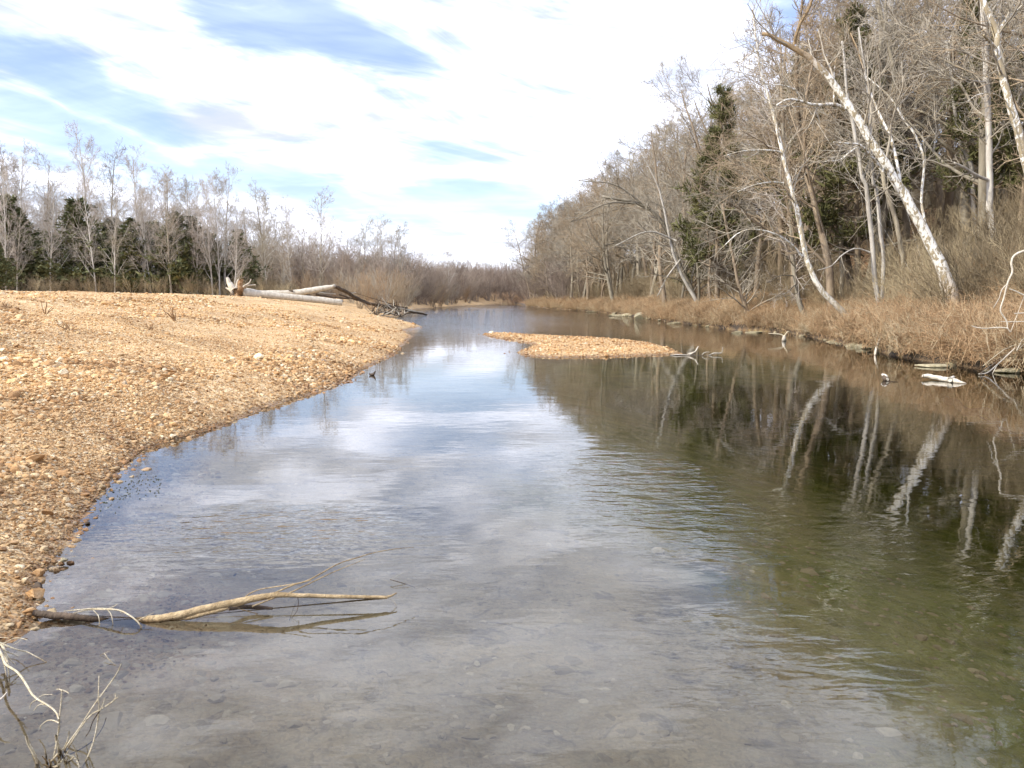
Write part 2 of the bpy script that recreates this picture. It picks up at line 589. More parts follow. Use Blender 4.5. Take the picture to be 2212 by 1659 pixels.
def pebble_mat(name, stops, bright=1.0):
    m, g = new_mat(name)
    rnd = g.n('ShaderNodeObjectInfo').outputs['Random']
    col = g.ramp(rnd, stops)
    gp = g.n('ShaderNodeNewGeometry').outputs['Position']
    big = g.noise(gp, 0.55, 3, 0.6)
    col = g.mix(1.0, col, g.ramp(big, [(0.32, (0.66, 0.60, 0.56)), (0.5, (1.0, .97, .95)), (0.65, (1.12, 1.08, 1.02))]), 'MULTIPLY')
    oc = g.n('ShaderNodeTexCoord').outputs['Object']
    col = g.mix(g.mapr(g.noise(oc, 2.5, 4, 0.7), 0.45, 0.7, 0, 0.45), col, (0.40, 0.22, 0.10))
    # stones are darker where the river wets them
    z = g.n('ShaderNodeSeparateXYZ', ins={0: gp}).outputs[2]
    wet = g.m('MAXIMUM', g.mapr(z, 0.02, 0.09, 1, 0), g.m('MULTIPLY', g.mapr(z, 0.10, 0.75, 0.75, 0), g.mapr(g.noise(gp, 1.1, 4, 0.65), 0.42, 0.62)))
    col = g.mix(wet, col, g.mix(1.0, col, (0.60, 0.54, 0.48), 'MULTIPLY'))
    finish(g, col, g.mapr(wet, 0, 1, 0.85, 0.35), g.noise(oc, 9, 3, 0.6), 0.01, 0.3)
    return m


PEB = [(0.0, (0.257, 0.156, 0.075)), (0.15, (0.436, 0.262, 0.117)), (0.38, (0.574, 0.359, 0.167)), (0.58, (0.633, 0.436, 0.226)),
       (0.78, (0.683, 0.514, 0.293)), (0.90, (0.772, 0.650, 0.418)), (0.97, (0.831, 0.756, 0.569)), (1.0, (0.356, 0.300, 0.226))]
M['pebble'] = pebble_mat('pebble', PEB)


def ground_mat():
    m, g = new_mat('ground')
    gp = g.n('ShaderNodeNewGeometry').outputs['Position']
    zatt = g.n('ShaderNodeAttribute', attribute_name='zone')
    zone = zatt.outputs['Color']
    zs = g.n('ShaderNodeSeparateColor', ins={0: zone})
    forest, bed, damp_shade = zs.outputs
    # gravel
    v1 = g.voro(gp, 13.0); v2 = g.voro(gp, 30.0); v3 = g.voro(gp, 5.5)
    c1 = g.ramp(g.n('ShaderNodeSeparateColor', ins={0: v1.outputs['Color']}).outputs[0], PEB)
    c2 = g.ramp(g.n('ShaderNodeSeparateColor', ins={0: v2.outputs['Color']}).outputs[1], PEB)
    c3 = g.ramp(g.n('ShaderNodeSeparateColor', ins={0: v3.outputs['Color']}).outputs[1], PEB)
    gc = g.mix(0.45, c1, c2)
    gc = g.mix(0.25, gc, c3)
    big = g.noise(gp, 0.35, 5, 0.65)
    gc = g.mix(1.0, gc, g.ramp(big, [(0.30, (0.78, 0.72, 0.68)), (0.5, (1.0, 0.98, 0.96)), (0.7, (1.14, 1.10, 1.06))]), 'MULTIPLY')
    # darker drift lines of finer debris
    st = g.noise(g.mapping(gp, scale=(0.16, 0.9, 1), rot=(0, 0, R(-12))), 1.0, 5, 0.65, 0.6)
    gc = g.mix(g.mapr(st, 0.60, 0.74, 0, 0.55), gc, (0.26, 0.17, 0.10))
    gc = g.mix(damp_shade, gc, g.mix(1.0, gc, (0.42, 0.37, 0.32), 'MULTIPLY'))
    # forest floor: leaf litter
    l1 = g.voro(gp, 7.0)
    lf = g.ramp(g.n('ShaderNodeSeparateColor', ins={0: l1.outputs['Color']}).outputs[0],
                [(0.0, (0.11, 0.070, 0.042)), (0.35, (0.21, 0.13, 0.078)), (0.7, (0.32, 0.205, 0.125)), (1.0, (0.44, 0.32, 0.20))])
    lf = g.mix(1.0, lf, g.ramp(g.noise(gp, 0.3, 4, 0.6), [(0.3, (0.65, 0.6, 0.55)), (0.7, (1.1, 1.05, 1.0))]), 'MULTIPLY')
    lf = g.mix(damp_shade, lf, (0.050, 0.038, 0.026))  # mud tone that also paints in the shade under the bank's overhang
    # river bed: silt, stones and algae
    bn = g.noise(gp, 1.1, 6, 0.7, 0.3)
    bc = g.ramp(bn, [(0.30, (0.27, 0.20, 0.11)), (0.47, (0.40, 0.30, 0.17)), (0.60, (0.52, 0.395, 0.235)), (0.75, (0.62, 0.48, 0.30))])
    b2 = g.noise(gp, 7.0, 5, 0.7, 0.4)
    bc = g.mix(g.mapr(b2, 0.42, 0.72, 0, 0.55), bc, (0.44, 0.37, 0.25))
    b3 = g.noise(gp, 3.1, 4, 0.65, 0.8)
    bc = g.mix(g.mapr(b3, 0.55, 0.68, 0, 0.7), bc, (0.15, 0.115, 0.07))
    alg = g.m('MULTIPLY', zatt.outputs['Alpha'], g.mapr(bn, 0.3, 0.65, 0.95, 0.70))
    bc = g.mix(alg, bc, g.ramp(g.noise(gp, 2.2, 5, 0.7), [(0.3, (0.09, 0.115, 0.012)), (0.55, (0.21, 0.25, 0.028)), (0.8, (0.36, 0.38, 0.07))]))
    col = g.mix(bed, gc, bc)
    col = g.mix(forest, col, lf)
    hg = g.m('ADD', g.m('MULTIPLY', v1.outputs['Distance'], -0.7), g.m('MULTIPLY', v2.outputs['Distance'], -0.4))
    finish(g, col, g.mapr(damp_shade, 0, 1, 0.92, 0.45), g.m('ADD', hg, g.m('MULTIPLY', l1.outputs['Distance'], 0.3)), 0.05, 0.25)
    return m


M['ground'] = ground_mat()


def water_mat():
    m, g = new_mat('water')
    gp = g.n('ShaderNodeNewGeometry').outputs['Position']
    sep = g.n('ShaderNodeSeparateXYZ', ins={0: gp})
    x, y, z = sep.outputs
    # calm everywhere, with patches of ripples and rougher moving water upstream
    low = g.noise(g.mapping(gp, scale=(0.20, 0.13, 1)), 1.0, 3, 0.6)
    patch = g.mapr(low, 0.55, 0.75, 0.0, 0.30)

    def spot(px, py, rx, ry, amt):
        c = P(px, py)
        dx = g.m('DIVIDE', g.m('SUBTRACT', x, float(c[0])), rx)
        dy = g.m('DIVIDE', g.m('SUBTRACT', y, float(c[1])), ry)
        d = g.m('SQRT', g.m('ADD', g.m('MULTIPLY', dx, dx), g.m('MULTIPLY', dy, dy)))
        d = g.m('ADD', d, g.m('MULTIPLY', g.m('SUBTRACT', g.noise(gp, 0.8, 3), 0.5), 0.8))
        return g.mapr(d, 0.3, 1.2, amt, 0)
    for a in (spot(600, 1150, 1.6, 1.2, 1.6), spot(1420, 1060, 1.3, 3.0, 1.3), spot(1850, 1180, 0.9, 2.4, 0.5), spot(1700, 1420, 1.0, 1.0, 0.8)):
        patch = g.m('MAXIMUM', patch, a)
    far = g.mapr(y, 40, 85, 0, 2.4)
    far = g.m('MULTIPLY', far, g.mapr(g.noise(g.mapping(gp, scale=(0.10, 0.03, 1)), 1.0, 3), 0.35, 0.6, 0.55, 1.0))
    amp = g.m('ADD', g.m('MAXIMUM', patch, far), 0.05)
    w1 = g.noise(g.mapping(gp, scale=(2.0, 4.6, 1), rot=(0, 0, R(8))), 1.0, 2, 0.5, 0.5)
    w2 = g.noise(g.mapping(gp, scale=(6.0, 11.0, 1), rot=(0, 0, R(-14))), 1.0, 2, 0.5, 0.4)
    w3 = g.noise(g.mapping(gp, scale=(0.7, 1.1, 1)), 1.0, 2, 0.5)
    h = g.m('ADD', g.m('ADD', g.m('MULTIPLY', w1, 1.0), g.m('MULTIPLY', w2, 0.35)), 0.0)
    h = g.m('ADD', g.m('MULTIPLY', h, amp), g.m('MULTIPLY', w3, 0.22))
    bp = g.n('ShaderNodeBump')
    bp.inputs['Strength'].default_value = 1.0
    bp.inputs['Distance'].default_value = 0.0155
    g.set(bp.inputs['Height'], h)
    fr = g.n('ShaderNodeFresnel')
    fr.inputs['IOR'].default_value = 1.45
    g.set(fr.inputs['Normal'], bp.outputs[0])
    tr = g.n('ShaderNodeBsdfTransparent')
    tr.inputs[0].default_value = (0.97, 0.98, 0.96, 1)
    gl = g.n('ShaderNodeBsdfGlossy')
    gl.inputs['Color'].default_value = (1, 1, 1, 1)
    gl.inputs['Roughness'].default_value = 0.015
    g.set(gl.inputs['Normal'], bp.outputs[0])
    mx = g.n('ShaderNodeMixShader', ins={0: fr.outputs[0], 1: tr.outputs[0], 2: gl.outputs[0]})
    ab = g.n('ShaderNodeVolumeAbsorption')
    ab.inputs['Color'].default_value = (0.64, 0.63, 0.36, 1)
    ab.inputs['Density'].default_value = 0.40
    out = g.n('ShaderNodeOutputMaterial')
    g.t.links.new(mx.outputs[0], out.inputs['Surface'])
    g.t.links.new(ab.outputs[0], out.inputs['Volume'])
    return m


M['water'] = water_mat()

# ------------------------------------------------------------------ ground sheet
def build_ground():
    def geo(a, b, n):
        return np.sign(a) * np.geomspace(abs(a), abs(b), n)
    xs = np.concatenate([geo(-420, -41, 44), np.arange(-40, -12, .5), np.arange(-12, 10, .125), np.arange(10, 26, .22), geo(26.2, 420, 60)])
    ys = np.concatenate([np.linspace(-40, 1.5, 16), np.arange(2, 16, .1), np.arange(16, 40, .22), np.arange(40, 112, .5), np.arange(112, 300, 2.2), np.geomspace(302, 800, 22)])
    X, Y = np.meshgrid(xs, ys)
    z, forest, bed, damp_shade = land(X, Y)[:4]
    ny, nx = X.shape
    V = np.stack([X, Y, z], -1).reshape(-1, 3)
    i = np.arange(ny - 1)[:, None] * nx + np.arange(nx - 1)[None]
    F = np.stack([i, i + 1, i + 1 + nx, i + nx], -1).reshape(-1, 4)
    me = mesh_np('ground', V, F, M['ground'])
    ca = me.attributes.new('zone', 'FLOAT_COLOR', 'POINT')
    C = np.stack([forest, bed, damp_shade, ALG], -1).reshape(-1).astype(np.float32)
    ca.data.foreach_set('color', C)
    o = obj('ground', me)
    return tag(o, 'gravel bar, river bed and wooded bank of the creek', None, None, 'structure')


ground = build_ground()


def build_water():
    x0, x1, y0, y1, zb = -60, 60, -38, 330, -7.0
    V = [(x0, y0, zb), (x1, y0, zb), (x1, y1, zb), (x0, y1, zb), (x0, y0, 0), (x1, y0, 0), (x1, y1, 0), (x0, y1, 0)]
    F = [(3, 2, 1, 0), (4, 5, 6, 7), (0, 1, 5, 4), (1, 2, 6, 5), (2, 3, 7, 6), (3, 0, 4, 7)]
    o = obj('water', mesh_np('water', V, F, M['water'], False))
    tag(o, 'clear shallow creek water reflecting sky and trees', None, None, 'structure')


build_water()

# ------------------------------------------------------------------ instancing for uncountable stuff
def scatter(name, label, pts, rot, scl, idx, protos, parent=None):
    """one object: prototype meshes instanced on given points"""
    col = bpy.data.collections.new(name + '_pieces')
    for i, p in enumerate(protos):
        po = bpy.data.objects.new('%s_piece_%02d' % (name, i), p)
        col.objects.link(po)
    me = bpy.data.meshes.new(name)
    me.vertices.add(len(pts))
    me.vertices.foreach_set('co', np.asarray(pts, np.float32).ravel())
    a = me.attributes.new('rot', 'FLOAT_VECTOR', 'POINT'); a.data.foreach_set('vector', np.asarray(rot, np.float32).ravel())
    scl = np.asarray(scl, np.float32)
    a = me.attributes.new('scl', 'FLOAT_VECTOR', 'POINT'); a.data.foreach_set('vector', scl.ravel())
    a = me.attributes.new('idx', 'INT', 'POINT'); a.data.foreach_set('value', np.asarray(idx, np.int32))
    o = obj(name, me, parent)
    ng = bpy.data.node_groups.new(name + '_scatter', 'GeometryNodeTree')
    ng.interface.new_socket('Geometry', in_out='INPUT', socket_type='NodeSocketGeometry')
    ng.interface.new_socket('Geometry', in_out='OUTPUT', socket_type='NodeSocketGeometry')
    g = NT(ng)
    gi = g.n('NodeGroupInput'); go = g.n('NodeGroupOutput')
    ci = g.n('GeometryNodeCollectionInfo')
    ci.inputs['Collection'].default_value = col
    ci.inputs['Separate Children'].default_value = True
    ci.inputs['Reset Children'].default_value = True
    ip = g.n('GeometryNodeInstanceOnPoints')
    ip.inputs['Pick Instance'].default_value = True

    def attr(nm, typ):
        nd = g.n('GeometryNodeInputNamedAttribute', data_type=typ)
        nd.inputs['Name'].default_value = nm
        return [s for s in nd.outputs if s.enabled and s.name == 'Attribute'][0]
    e2r = g.n('FunctionNodeEulerToRotation')
    ng.links.new(attr('rot', 'FLOAT_VECTOR'), e2r.inputs[0])
    ng.links.new(gi.outputs[0], ip.inputs['Points'])
    ng.links.new(ci.outputs[0], ip.inputs['Instance'])
    ng.links.new(attr('idx', 'INT'), ip.inputs['Instance Index'])
    ng.links.new(e2r.outputs[0], ip.inputs['Rotation'])
    ng.links.new(attr('scl', 'FLOAT_VECTOR'), ip.inputs['Scale'])
    ng.links.new(ip.outputs[0], go.inputs[0])
    md = o.modifiers.new('scatter', 'NODES')
    md.node_group = ng
    return tag(o, label, None, None, 'stuff')


def rock_mesh(name, seed, mat, dims=(1, 1, 1), cuts=9, sub=3, smooth=False, depth=(0.55, 0.85), noise=0.04):
    rng = np.random.RandomState(seed)
    bm = bmesh.new()
    bmesh.ops.create_icosphere(bm, subdivisions=sub, radius=1.0)
    V = np.array([v.co for v in bm.verts])
    F = np.array([[v.index for v in f.verts] for f in bm.faces])
    bm.free()
    for _ in range(cuts):
        n = nrm(rng.randn(3)); d = rng.uniform(*depth)
        s = V @ n - d
        V = V - np.maximum(s, 0)[:, None] * n
    V = V + noise * rng.randn(len(V), 1) * V
    V = V * np.array(dims)
    return mesh_np(name, V, F, mat, smooth)


PEBS = [rock_mesh('pebble_shape', 100 + i, M['pebble'], (1, 0.8, 0.5), 8, 2, False, (0.5, 0.85), 0.03) for i in range(8)]


def build_gravel():
    rng = np.random.RandomState(5)
    pts, sc = [], []
    # (y range, x range, count, median size)
    for y0, y1, x0, x1, n, s in ((3.2, 9, -9, -2, 80000, .0122), (9, 16, -14, -2.5, 125000, .0145), (16, 28, -22, -2, 115000, .0190),
                                 (28, 50, -34, 0, 85000, .0215), (50, 95, -58, 0, 30000, .027)):
        x = rng.uniform(x0, x1, n); y = rng.uniform(y0, y1, n)
        z, f, b, d, sd, dl, dr, ins = land(x, y)
        ok = ((sd > 0) | (z > -0.01 - 0.14 * rng.rand(n) ** 2)) & (f < 0.3) & (dl < dr) & (np.abs(x) < y * 0.60 + 1.2)
        r = s * np.exp(0.52 * rng.randn(n)) * (0.62 + 0.85 * sstep(.35, .65, fbm(x * .55 + 3, y * .35, 3)))
        pts.append(np.stack([x, y, z + r * 0.18], -1)[ok]); sc.append(r[ok])
    # islet
    n = 40000
    x = rng.uniform(-3, 9, n); y = rng.uniform(31, 54, n)
    z, f, b, d, sd, dl, dr, ins = land(x, y)
    ok = ins
    r = 0.024 * np.exp(0.5 * rng.randn(n))
    pts.append(np.stack([x, y, z + r * 0.2], -1)[ok]); sc.append(r[ok])
    pts = np.concatenate(pts); sc = np.concatenate(sc)
    n = len(pts)
    rot = np.stack([0.35 * rng.randn(n), 0.35 * rng.randn(n), rng.uniform(0, 6.28, n)], -1)
    scl = np.repeat(sc[:, None], 3, 1)
    scatter('gravel', 'tan and orange river gravel covering the bar and the islet', pts, rot, scl, rng.randint(0, 8, n), PEBS)
    # larger stones of the bar, nearest ones: pieces of the ground
    k = 0
    while k < 240:
        y = 3.6 + 16 * rng.rand() ** 1.5
        x = rng.uniform(-12, -2)
        if abs(x) > y * 0.585 + 0.2:
            continue
        z, f, b, d, sd, dl, dr, ins = [q[0] for q in land(np.array([x]), np.array([y]))]
        if sd < -0.15 or dl > 6.5:
            continue
        r = rng.uniform(.028, .050) * (1 + y / 60)
        o = obj('stone', PEBS[k % 8], ground, (x, y, z + r * 0.25))
        o.rotation_euler = (rng.normal(0, .3), rng.normal(0, .3), rng.uniform(0, 6.28))
        o.scale = (r * 1.15, r, r)
        k += 1
    # stones lying on the river bed
    n = 16000
    y = 2.4 + 14 * rng.rand(n) ** 1.4; x = rng.uniform(-6, 7, n)
    z, f, b, d, sd, dl, dr, ins = land(x, y)
    ok = (sd < 0) & (dl < 9) & (rng.rand(n) < np.exp(-dl / 4.2)) & (np.abs(x) < y * 0.62 + 1.0)
    r = 0.040 * np.exp(0.45 * rng.randn(n))
    pts = np.stack([x, y, z - .25 * r], -1)[ok]; r = r[ok]; n = len(r)
    rot = np.stack([0.2 * rng.randn(n), 0.2 * rng.randn(n), rng.uniform(0, 6.28, n)], -1)
    bp = []
    for i in range(4):
        me = PEBS[i].copy(); me.materials.clear(); me.materials.append(M['bed_stone']); bp.append(me)
    scatter('river_bed_stones', 'silted stones lying on the shallow river bed', pts, rot, np.repeat(r[:, None], 3, 1), rng.randint(0, 4, n), bp)


def bed_stone_mat():
    m, g = new_mat('bed_stone')
    rnd = g.n('ShaderNodeObjectInfo').outputs['Random']
    oc = g.n('ShaderNodeTexCoord').outputs['Object']
    c = g.ramp(rnd, [(0.0, (0.30, 0.23, 0.14)), (0.4, (0.40, 0.31, 0.19)), (0.75, (0.47, 0.37, 0.24)), (0.95, (0.58, 0.47, 0.31)), (1.0, (0.70, 0.58, 0.40))])
    c = g.mix(g.mapr(g.noise(oc, 1.5, 4, .7), .4, .7, 0, .6), c, (0.36, 0.28, 0.17))
    finish(g, c, .9)
    return m


M['bed_stone'] = bed_stone_mat()
build_gravel()

# ------------------------------------------------------------------ tree kinds
def bare_tree(seed, Ht, r, limbs=13, first=0.3, llen=0.36, lang=(35, 65), up=0.06, gn=0.10, tw=(7, 7, 3), lean=0.1, twig_r=0.011, dense=1.0, wavy=0.07):
    rng = np.random.RandomState(seed)
    d0 = np.array([[rng.randn() * lean, rng.randn() * lean, 1.0]])
    T = walk(rng, np.array([[0, 0, -0.5]]), d0, np.array([Ht + .5]), 14, wavy, 0.05)
    tr = (r * np.linspace(1, 0.12, 14) ** 0.9)[None]
    tr[0, 0] *= 1.35
    L1, R1 = spawn(rng, T, tr, limbs, first, 0.97, lang[0], lang[1], Ht * llen, 0.62, 9, gn, up, 0.46, 0.18)
    R1 = np.maximum(R1, twig_r * 1.3)
    L2, R2 = spawn(rng, L1, R1, tw[0], 0.18, 1.0, 28, 62, lens(L1) * 0.48, 0.5, 6, gn * 1.3, up * 0.8, 0.6, 0.35)
    R2 = np.maximum(R2, twig_r)
    L3, R3 = spawn(rng, L2, R2, tw[1], 0.2, 1.0, 25, 60, lens(L2) * 0.50, 0.4, 4, gn * 1.5, up * 0.6, 0.7, 0.5)
    R3 = np.maximum(R3, twig_r * 0.75)
    tk = Geo().add(*tubes(T, tr, 8)).add(*tubes(L1, R1, 5))
    cr = Geo().add(*tubes(L2, R2, 4)).add(*tubes(L3, R3, 3))
    if tw[2]:
        L4, R4 = spawn(rng, L3, R3, tw[2], 0.25, 1.0, 25, 55, np.maximum(lens(L3) * 0.55, 0.25), 0.3, 3, gn * 1.5, up * 0.5, 0.8, 0.6)
        R4 = np.maximum(R4, twig_r * 0.55)
        cr.add(*tubes(L4, R4, 3))
    return tk, cr


def cards(rng, C, D, size, per=4, spread=0.9, ratio=0.35):
    """leaf-sized quads around centres C pointing along D"""
    N = len(C)
    C = np.repeat(C, per, 0); D = np.repeat(D, per, 0)
    d = nrm(D + spread * rng.randn(N * per, 3))
    w = nrm(np.cross(d, rng.randn(N * per, 3)))
    s = np.repeat(np.asarray(size) * np.ones(N), per) * (0.6 + 0.8 * rng.rand(N * per))
    s = s[:, None]
    o = C + 0.3 * s * rng.randn(N * per, 3)
    V = np.stack([o - w * s * ratio * .5, o + w * s * ratio * .5, o + d * s + w * s * ratio * .3, o + d * s - w * s * ratio * .3], 1).reshape(-1, 3)
    F = np.arange(len(V)).reshape(-1, 4)
    return V, F


def cedar_tree(seed, Ht, Rm, n=1500):
    rng = np.random.RandomState(seed)
    T = walk(rng, np.array([[0, 0, -0.4]]), np.array([[0.02 * rng.randn(), 0.02 * rng.randn(), 1.0]]), np.array([Ht * .97 + .4]), 10, 0.02, 0.05)
    tr = (Ht * 0.016 * np.linspace(1, 0.1, 10))[None]
    # boughs rising from the trunk
    Lb, Rb = spawn(rng, T, tr, 60, 0.06, 0.97, 45, 80, Rm * 1.15, 0.86, 6, 0.08, 0.10, 0.35, 0.2)
    Lb[:, :, 2] += 0.0
    tk = Geo().add(*tubes(T, tr, 7)).add(*tubes(Lb, Rb, 3))
    # foliage sprays along and round the boughs
    idx = rng.randint(0, len(Lb), n); t = rng.rand(n) ** 0.6 * 4.999
    i = t.astype(int); f = (t - i)[:, None]
    C = Lb[idx, i] * (1 - f) + Lb[idx, i + 1] * f
    lb = lens(Lb)[idx]
    C = C + 0.16 * lb[:, None] * rng.randn(n, 3)
    D = nrm(Lb[idx, 5] - Lb[idx, 0]) + np.array([0, 0, 0.5])
    cr = Geo().add(*cards(rng, C, D, 0.055 * Ht ** 0.5 * (1 + 0.8 * lb / Rm), 5, 0.8, 0.42))
    return tk, cr


def pine_tree(seed, Ht, Rm, whorls=15, per=6, tuft=34):
    rng = np.random.RandomState(seed)
    T = walk(rng, np.array([[0, 0, -0.4]]), np.array([[0.03 * rng.randn(), 0.03 * rng.randn(), 1.0]]), np.array([Ht + .4]), 12, 0.02, 0.05)
    tr = (Ht * 0.014 * np.linspace(1, 0.12, 12))[None]
    Ls, Rs = [], []
    for w in range(whorls):
        t = 0.22 + 0.75 * (w + 0.35 * rng.rand()) / whorls
        L, Rr = spawn(rng, T, tr, per, t, t + 0.03, 62 - 26 * (t > .7), 84 - 26 * (t > .7), Rm * (1.05 - 0.82 * ((t - .22) / .76) ** .85) * rng.uniform(.8, 1.1), 0, 6, 0.07, 0.045, 0.4, 0.25)
        Ls.append(L); Rs.append(Rr)
    Lb, Rb = np.concatenate(Ls), np.concatenate(Rs)
    L2, R2 = spawn(rng, Lb, Rb, 6, 0.35, 1.0, 25, 60, lens(Lb) * 0.34, 0.4, 4, 0.1, 0.05, 0.6, 0.4, 0.7)
    tk = Geo().add(*tubes(T, tr, 8)).add(*tubes(Lb, Rb, 4)).add(*tubes(L2, np.maximum(R2, .008), 3))
    tips = np.concatenate([L2[:, 1], L2[:, 2], L2[:, 3], Lb[:, 5], Lb[:, 4], T[:, -1], T[:, -1]])
    dirs = np.concatenate([L2[:, 3] - L2[:, 1]] * 3 + [Lb[:, 5] - Lb[:, 3]] * 2 + [T[:, -1] - T[:, -2]] * 2)
    sz = np.repeat(np.concatenate([lens(L2)] * 3 + [lens(Lb) * .34] * 2 + [[.3, .3]])[:, None], 1, 1)[:, 0]
    cr = Geo().add(*cards(rng, tips, nrm(dirs) + np.array([0, 0, .35]), np.clip(.5 * sz, .20, .32), tuft // 2, 0.65, 0.20))
    return tk, cr


def shrub(seed, Ht, stems=14, tw=(6, 5), twig_r=0.008):
    rng = np.random.RandomState(seed)
    st = np.zeros((stems, 3)); st[:, :2] = 0.18 * rng.randn(stems, 2); st[:, 2] = -0.1
    d = np.stack([0.38 * rng.randn(stems), 0.38 * rng.randn(stems), np.ones(stems)], -1)
    L1 = walk(rng, st, d, Ht * rng.uniform(.6, 1.1, stems), 8, 0.07, 0.04)
    R1 = np.repeat(np.linspace(0.026, 0.009, 8)[None], stems, 0) * (Ht / 4)
    L2, R2 = spawn(rng, L1, R1, tw[0], 0.25, 1, 18, 45, lens(L1) * .42, .4, 5, .1, .05, .7, .5)
    L3, R3 = spawn(rng, L2, R2, tw[1], 0.2, 1, 18, 45, lens(L2) * .45, .4, 3, .1, .04, .8, .6)
    g1 = Geo().add(*tubes(L1, np.maximum(R1, twig_r), 4))
    g2 = Geo().add(*tubes(L2, np.maximum(R2, twig_r * .8), 3)).add(*tubes(L3, np.maximum(R3, twig_r * .6), 3))
    return g1, g2


def kind(geos, n1, m1, n2, m2):
    return geos[0].mesh(n1, M[m1]), geos[1].mesh(n2, M[m2])


BROAD = [kind(bare_tree(20 + i, 11.0, 0.17, 14, 0.22, 0.42, (38, 72), 0.035, 0.13, (8, 7, 3), 0.10, 0.0088), 'broad_trunk', ('bark_grey', 'bark_brown')[i % 2], 'broad_crown', ('twig_grey', 'twig_grey', 'twig_brown')[i % 3]) for i in range(6)]
SLIM = [kind(bare_tree(40 + i, 17.0, 0.19, 24, 0.16, 0.36, (26, 50), 0.06, 0.07, (7, 6, 3), 0.03, 0.013, wavy=0.025), 'slim_trunk', ('bark_pale', 'bark_grey')[i % 2], 'slim_crown', ('twig_pale', 'twig_grey', 'twig_pale')[i % 3]) for i in range(5)]
CEDAR = [kind(cedar_tree(60 + i, 10.0, (2.2, 2.7, 1.9)[i], 1900), 'cedar_trunk', 'bark_brown', 'cedar_crown', 'cedar') for i in range(3)]
PINE = [kind(pine_tree(70 + i, 11.0, (2.1, 2.3, 2.2)[i], 18, 5, 10), 'pine_trunk', 'bark_brown', 'pine_crown', 'pine') for i in range(3)]
SHRUB = [kind(shrub(80 + i, 4.0, 16), 'shrub_stems', ('twig_brown', 'twig_rust', 'twig_grey')[i], 'shrub_twigs', ('twig_brown', 'twig_rust', 'twig_grey')[i]) for i in range(3)]


def plant_tree(name, meshes, label, cat, x, y, sc, rz, group=None, tilt=(0, 0), z=None, names=('trunk', 'crown')):
    t = thing(name, label, cat, (x, y, (H(x, y) if z is None else z) - 0.05), rz, group, sc)
    t.rotation_euler = (tilt[0], tilt[1], rz)
    obj(names[0], meshes[0], t); obj(names[1], meshes[1], t)
    return t


def at(px, D):
    return (px / 2.16 - 512) / FPX * D, D


def top_scale(py, D, x, base_h):
    """scale that brings a tree of base_h metres up to a picture height"""
    zt = Q(1106, py, D)[2]
    return max(0.2, (zt - H(x, D)) / base_h)


rng = np.random.RandomState(3)

# left wood behind the gravel bar: trees that stand out
left_bare = [(195, 310, 112, 'tallest bare tree rising above the left wood behind the gravel bar'),
             (250, 345, 116, 'slim bare tree just right of the tallest one in the left wood'),
             (315, 352, 110, 'bare tree with ascending limbs between dark cedars on the left'),
             (372, 380, 112, 'rounded bare tree left of the pale many-stemmed one in the left wood'),
             (415, 398, 118, 'bare tree standing directly behind the cedar pair in the left wood'),
             (490, 385, 108, 'pale bare tree with white stems above the fallen log root'),
             (575, 420, 128, 'full-crowned pale bare tree behind the fallen log'),
             (632, 447, 140, 'smaller bare tree at the right end of the left wood'),
             (695, 432, 118, 'dark upright bare tree standing right behind the broken grey log'),
             (15, 330, 108, 'bare tree at the far left edge of the picture'),
             (62, 340, 114, 'second bare tree from the left edge of the picture'),
             (105, 362, 118, 'third bare tree from the left edge of the picture')]
for i, (px, py, D, lab) in enumerate(left_bare):
    x, y = at(px, D)
    s = top_scale(py, D, x, 16.6)
    plant_tree('bare_tree', SLIM[i % 5], lab, 'tree', x, y, (s * .95, s * .95, s), rng.uniform(0, 6.28), 'bare trees of the left wood')
left_cedar = [(38, 418, 106, 'dark cedar below the bare trees near the left edge'), (182, 428, 106, 'dark cedar in front of the tallest bare tree'),
              (290, 468, 104, 'broad low dark cedar in the middle of the left wood'), (345, 475, 108, 'dark cedar half hidden between two bare trees'),
              (388, 458, 104, 'left one of the two joined tall cedars by the pale trunks'), (420, 464, 105, 'right one of the two joined tall cedars by the pale trunks'),
              (520, 494, 112, 'rounded dark cedar right above the root of the fallen log'), (4, 530, 84, 'near dark cedar cut by the left edge of the picture'),
              (120, 500, 112, 'shaded cedar low in the left wood'), (465, 500, 111, 'dark cedar behind the white saplings'), (255, 470, 113, 'dark cedar behind the small one left of the broad cedar'), (70, 470, 113, 'dark cedar between the two leftmost ones'), (235, 505, 112, 'small dark cedar left of the broad low one')]
for i, (px, py, D, lab) in enumerate(left_cedar):
    x, y = at(px, D)
    s = top_scale(py, D, x, 9.7)
    plant_tree('cedar_tree', CEDAR[i % 3], lab, 'tree', x, y, (s * 1.55, s * 1.55, s), rng.uniform(0, 6.28), 'cedars of the left wood')
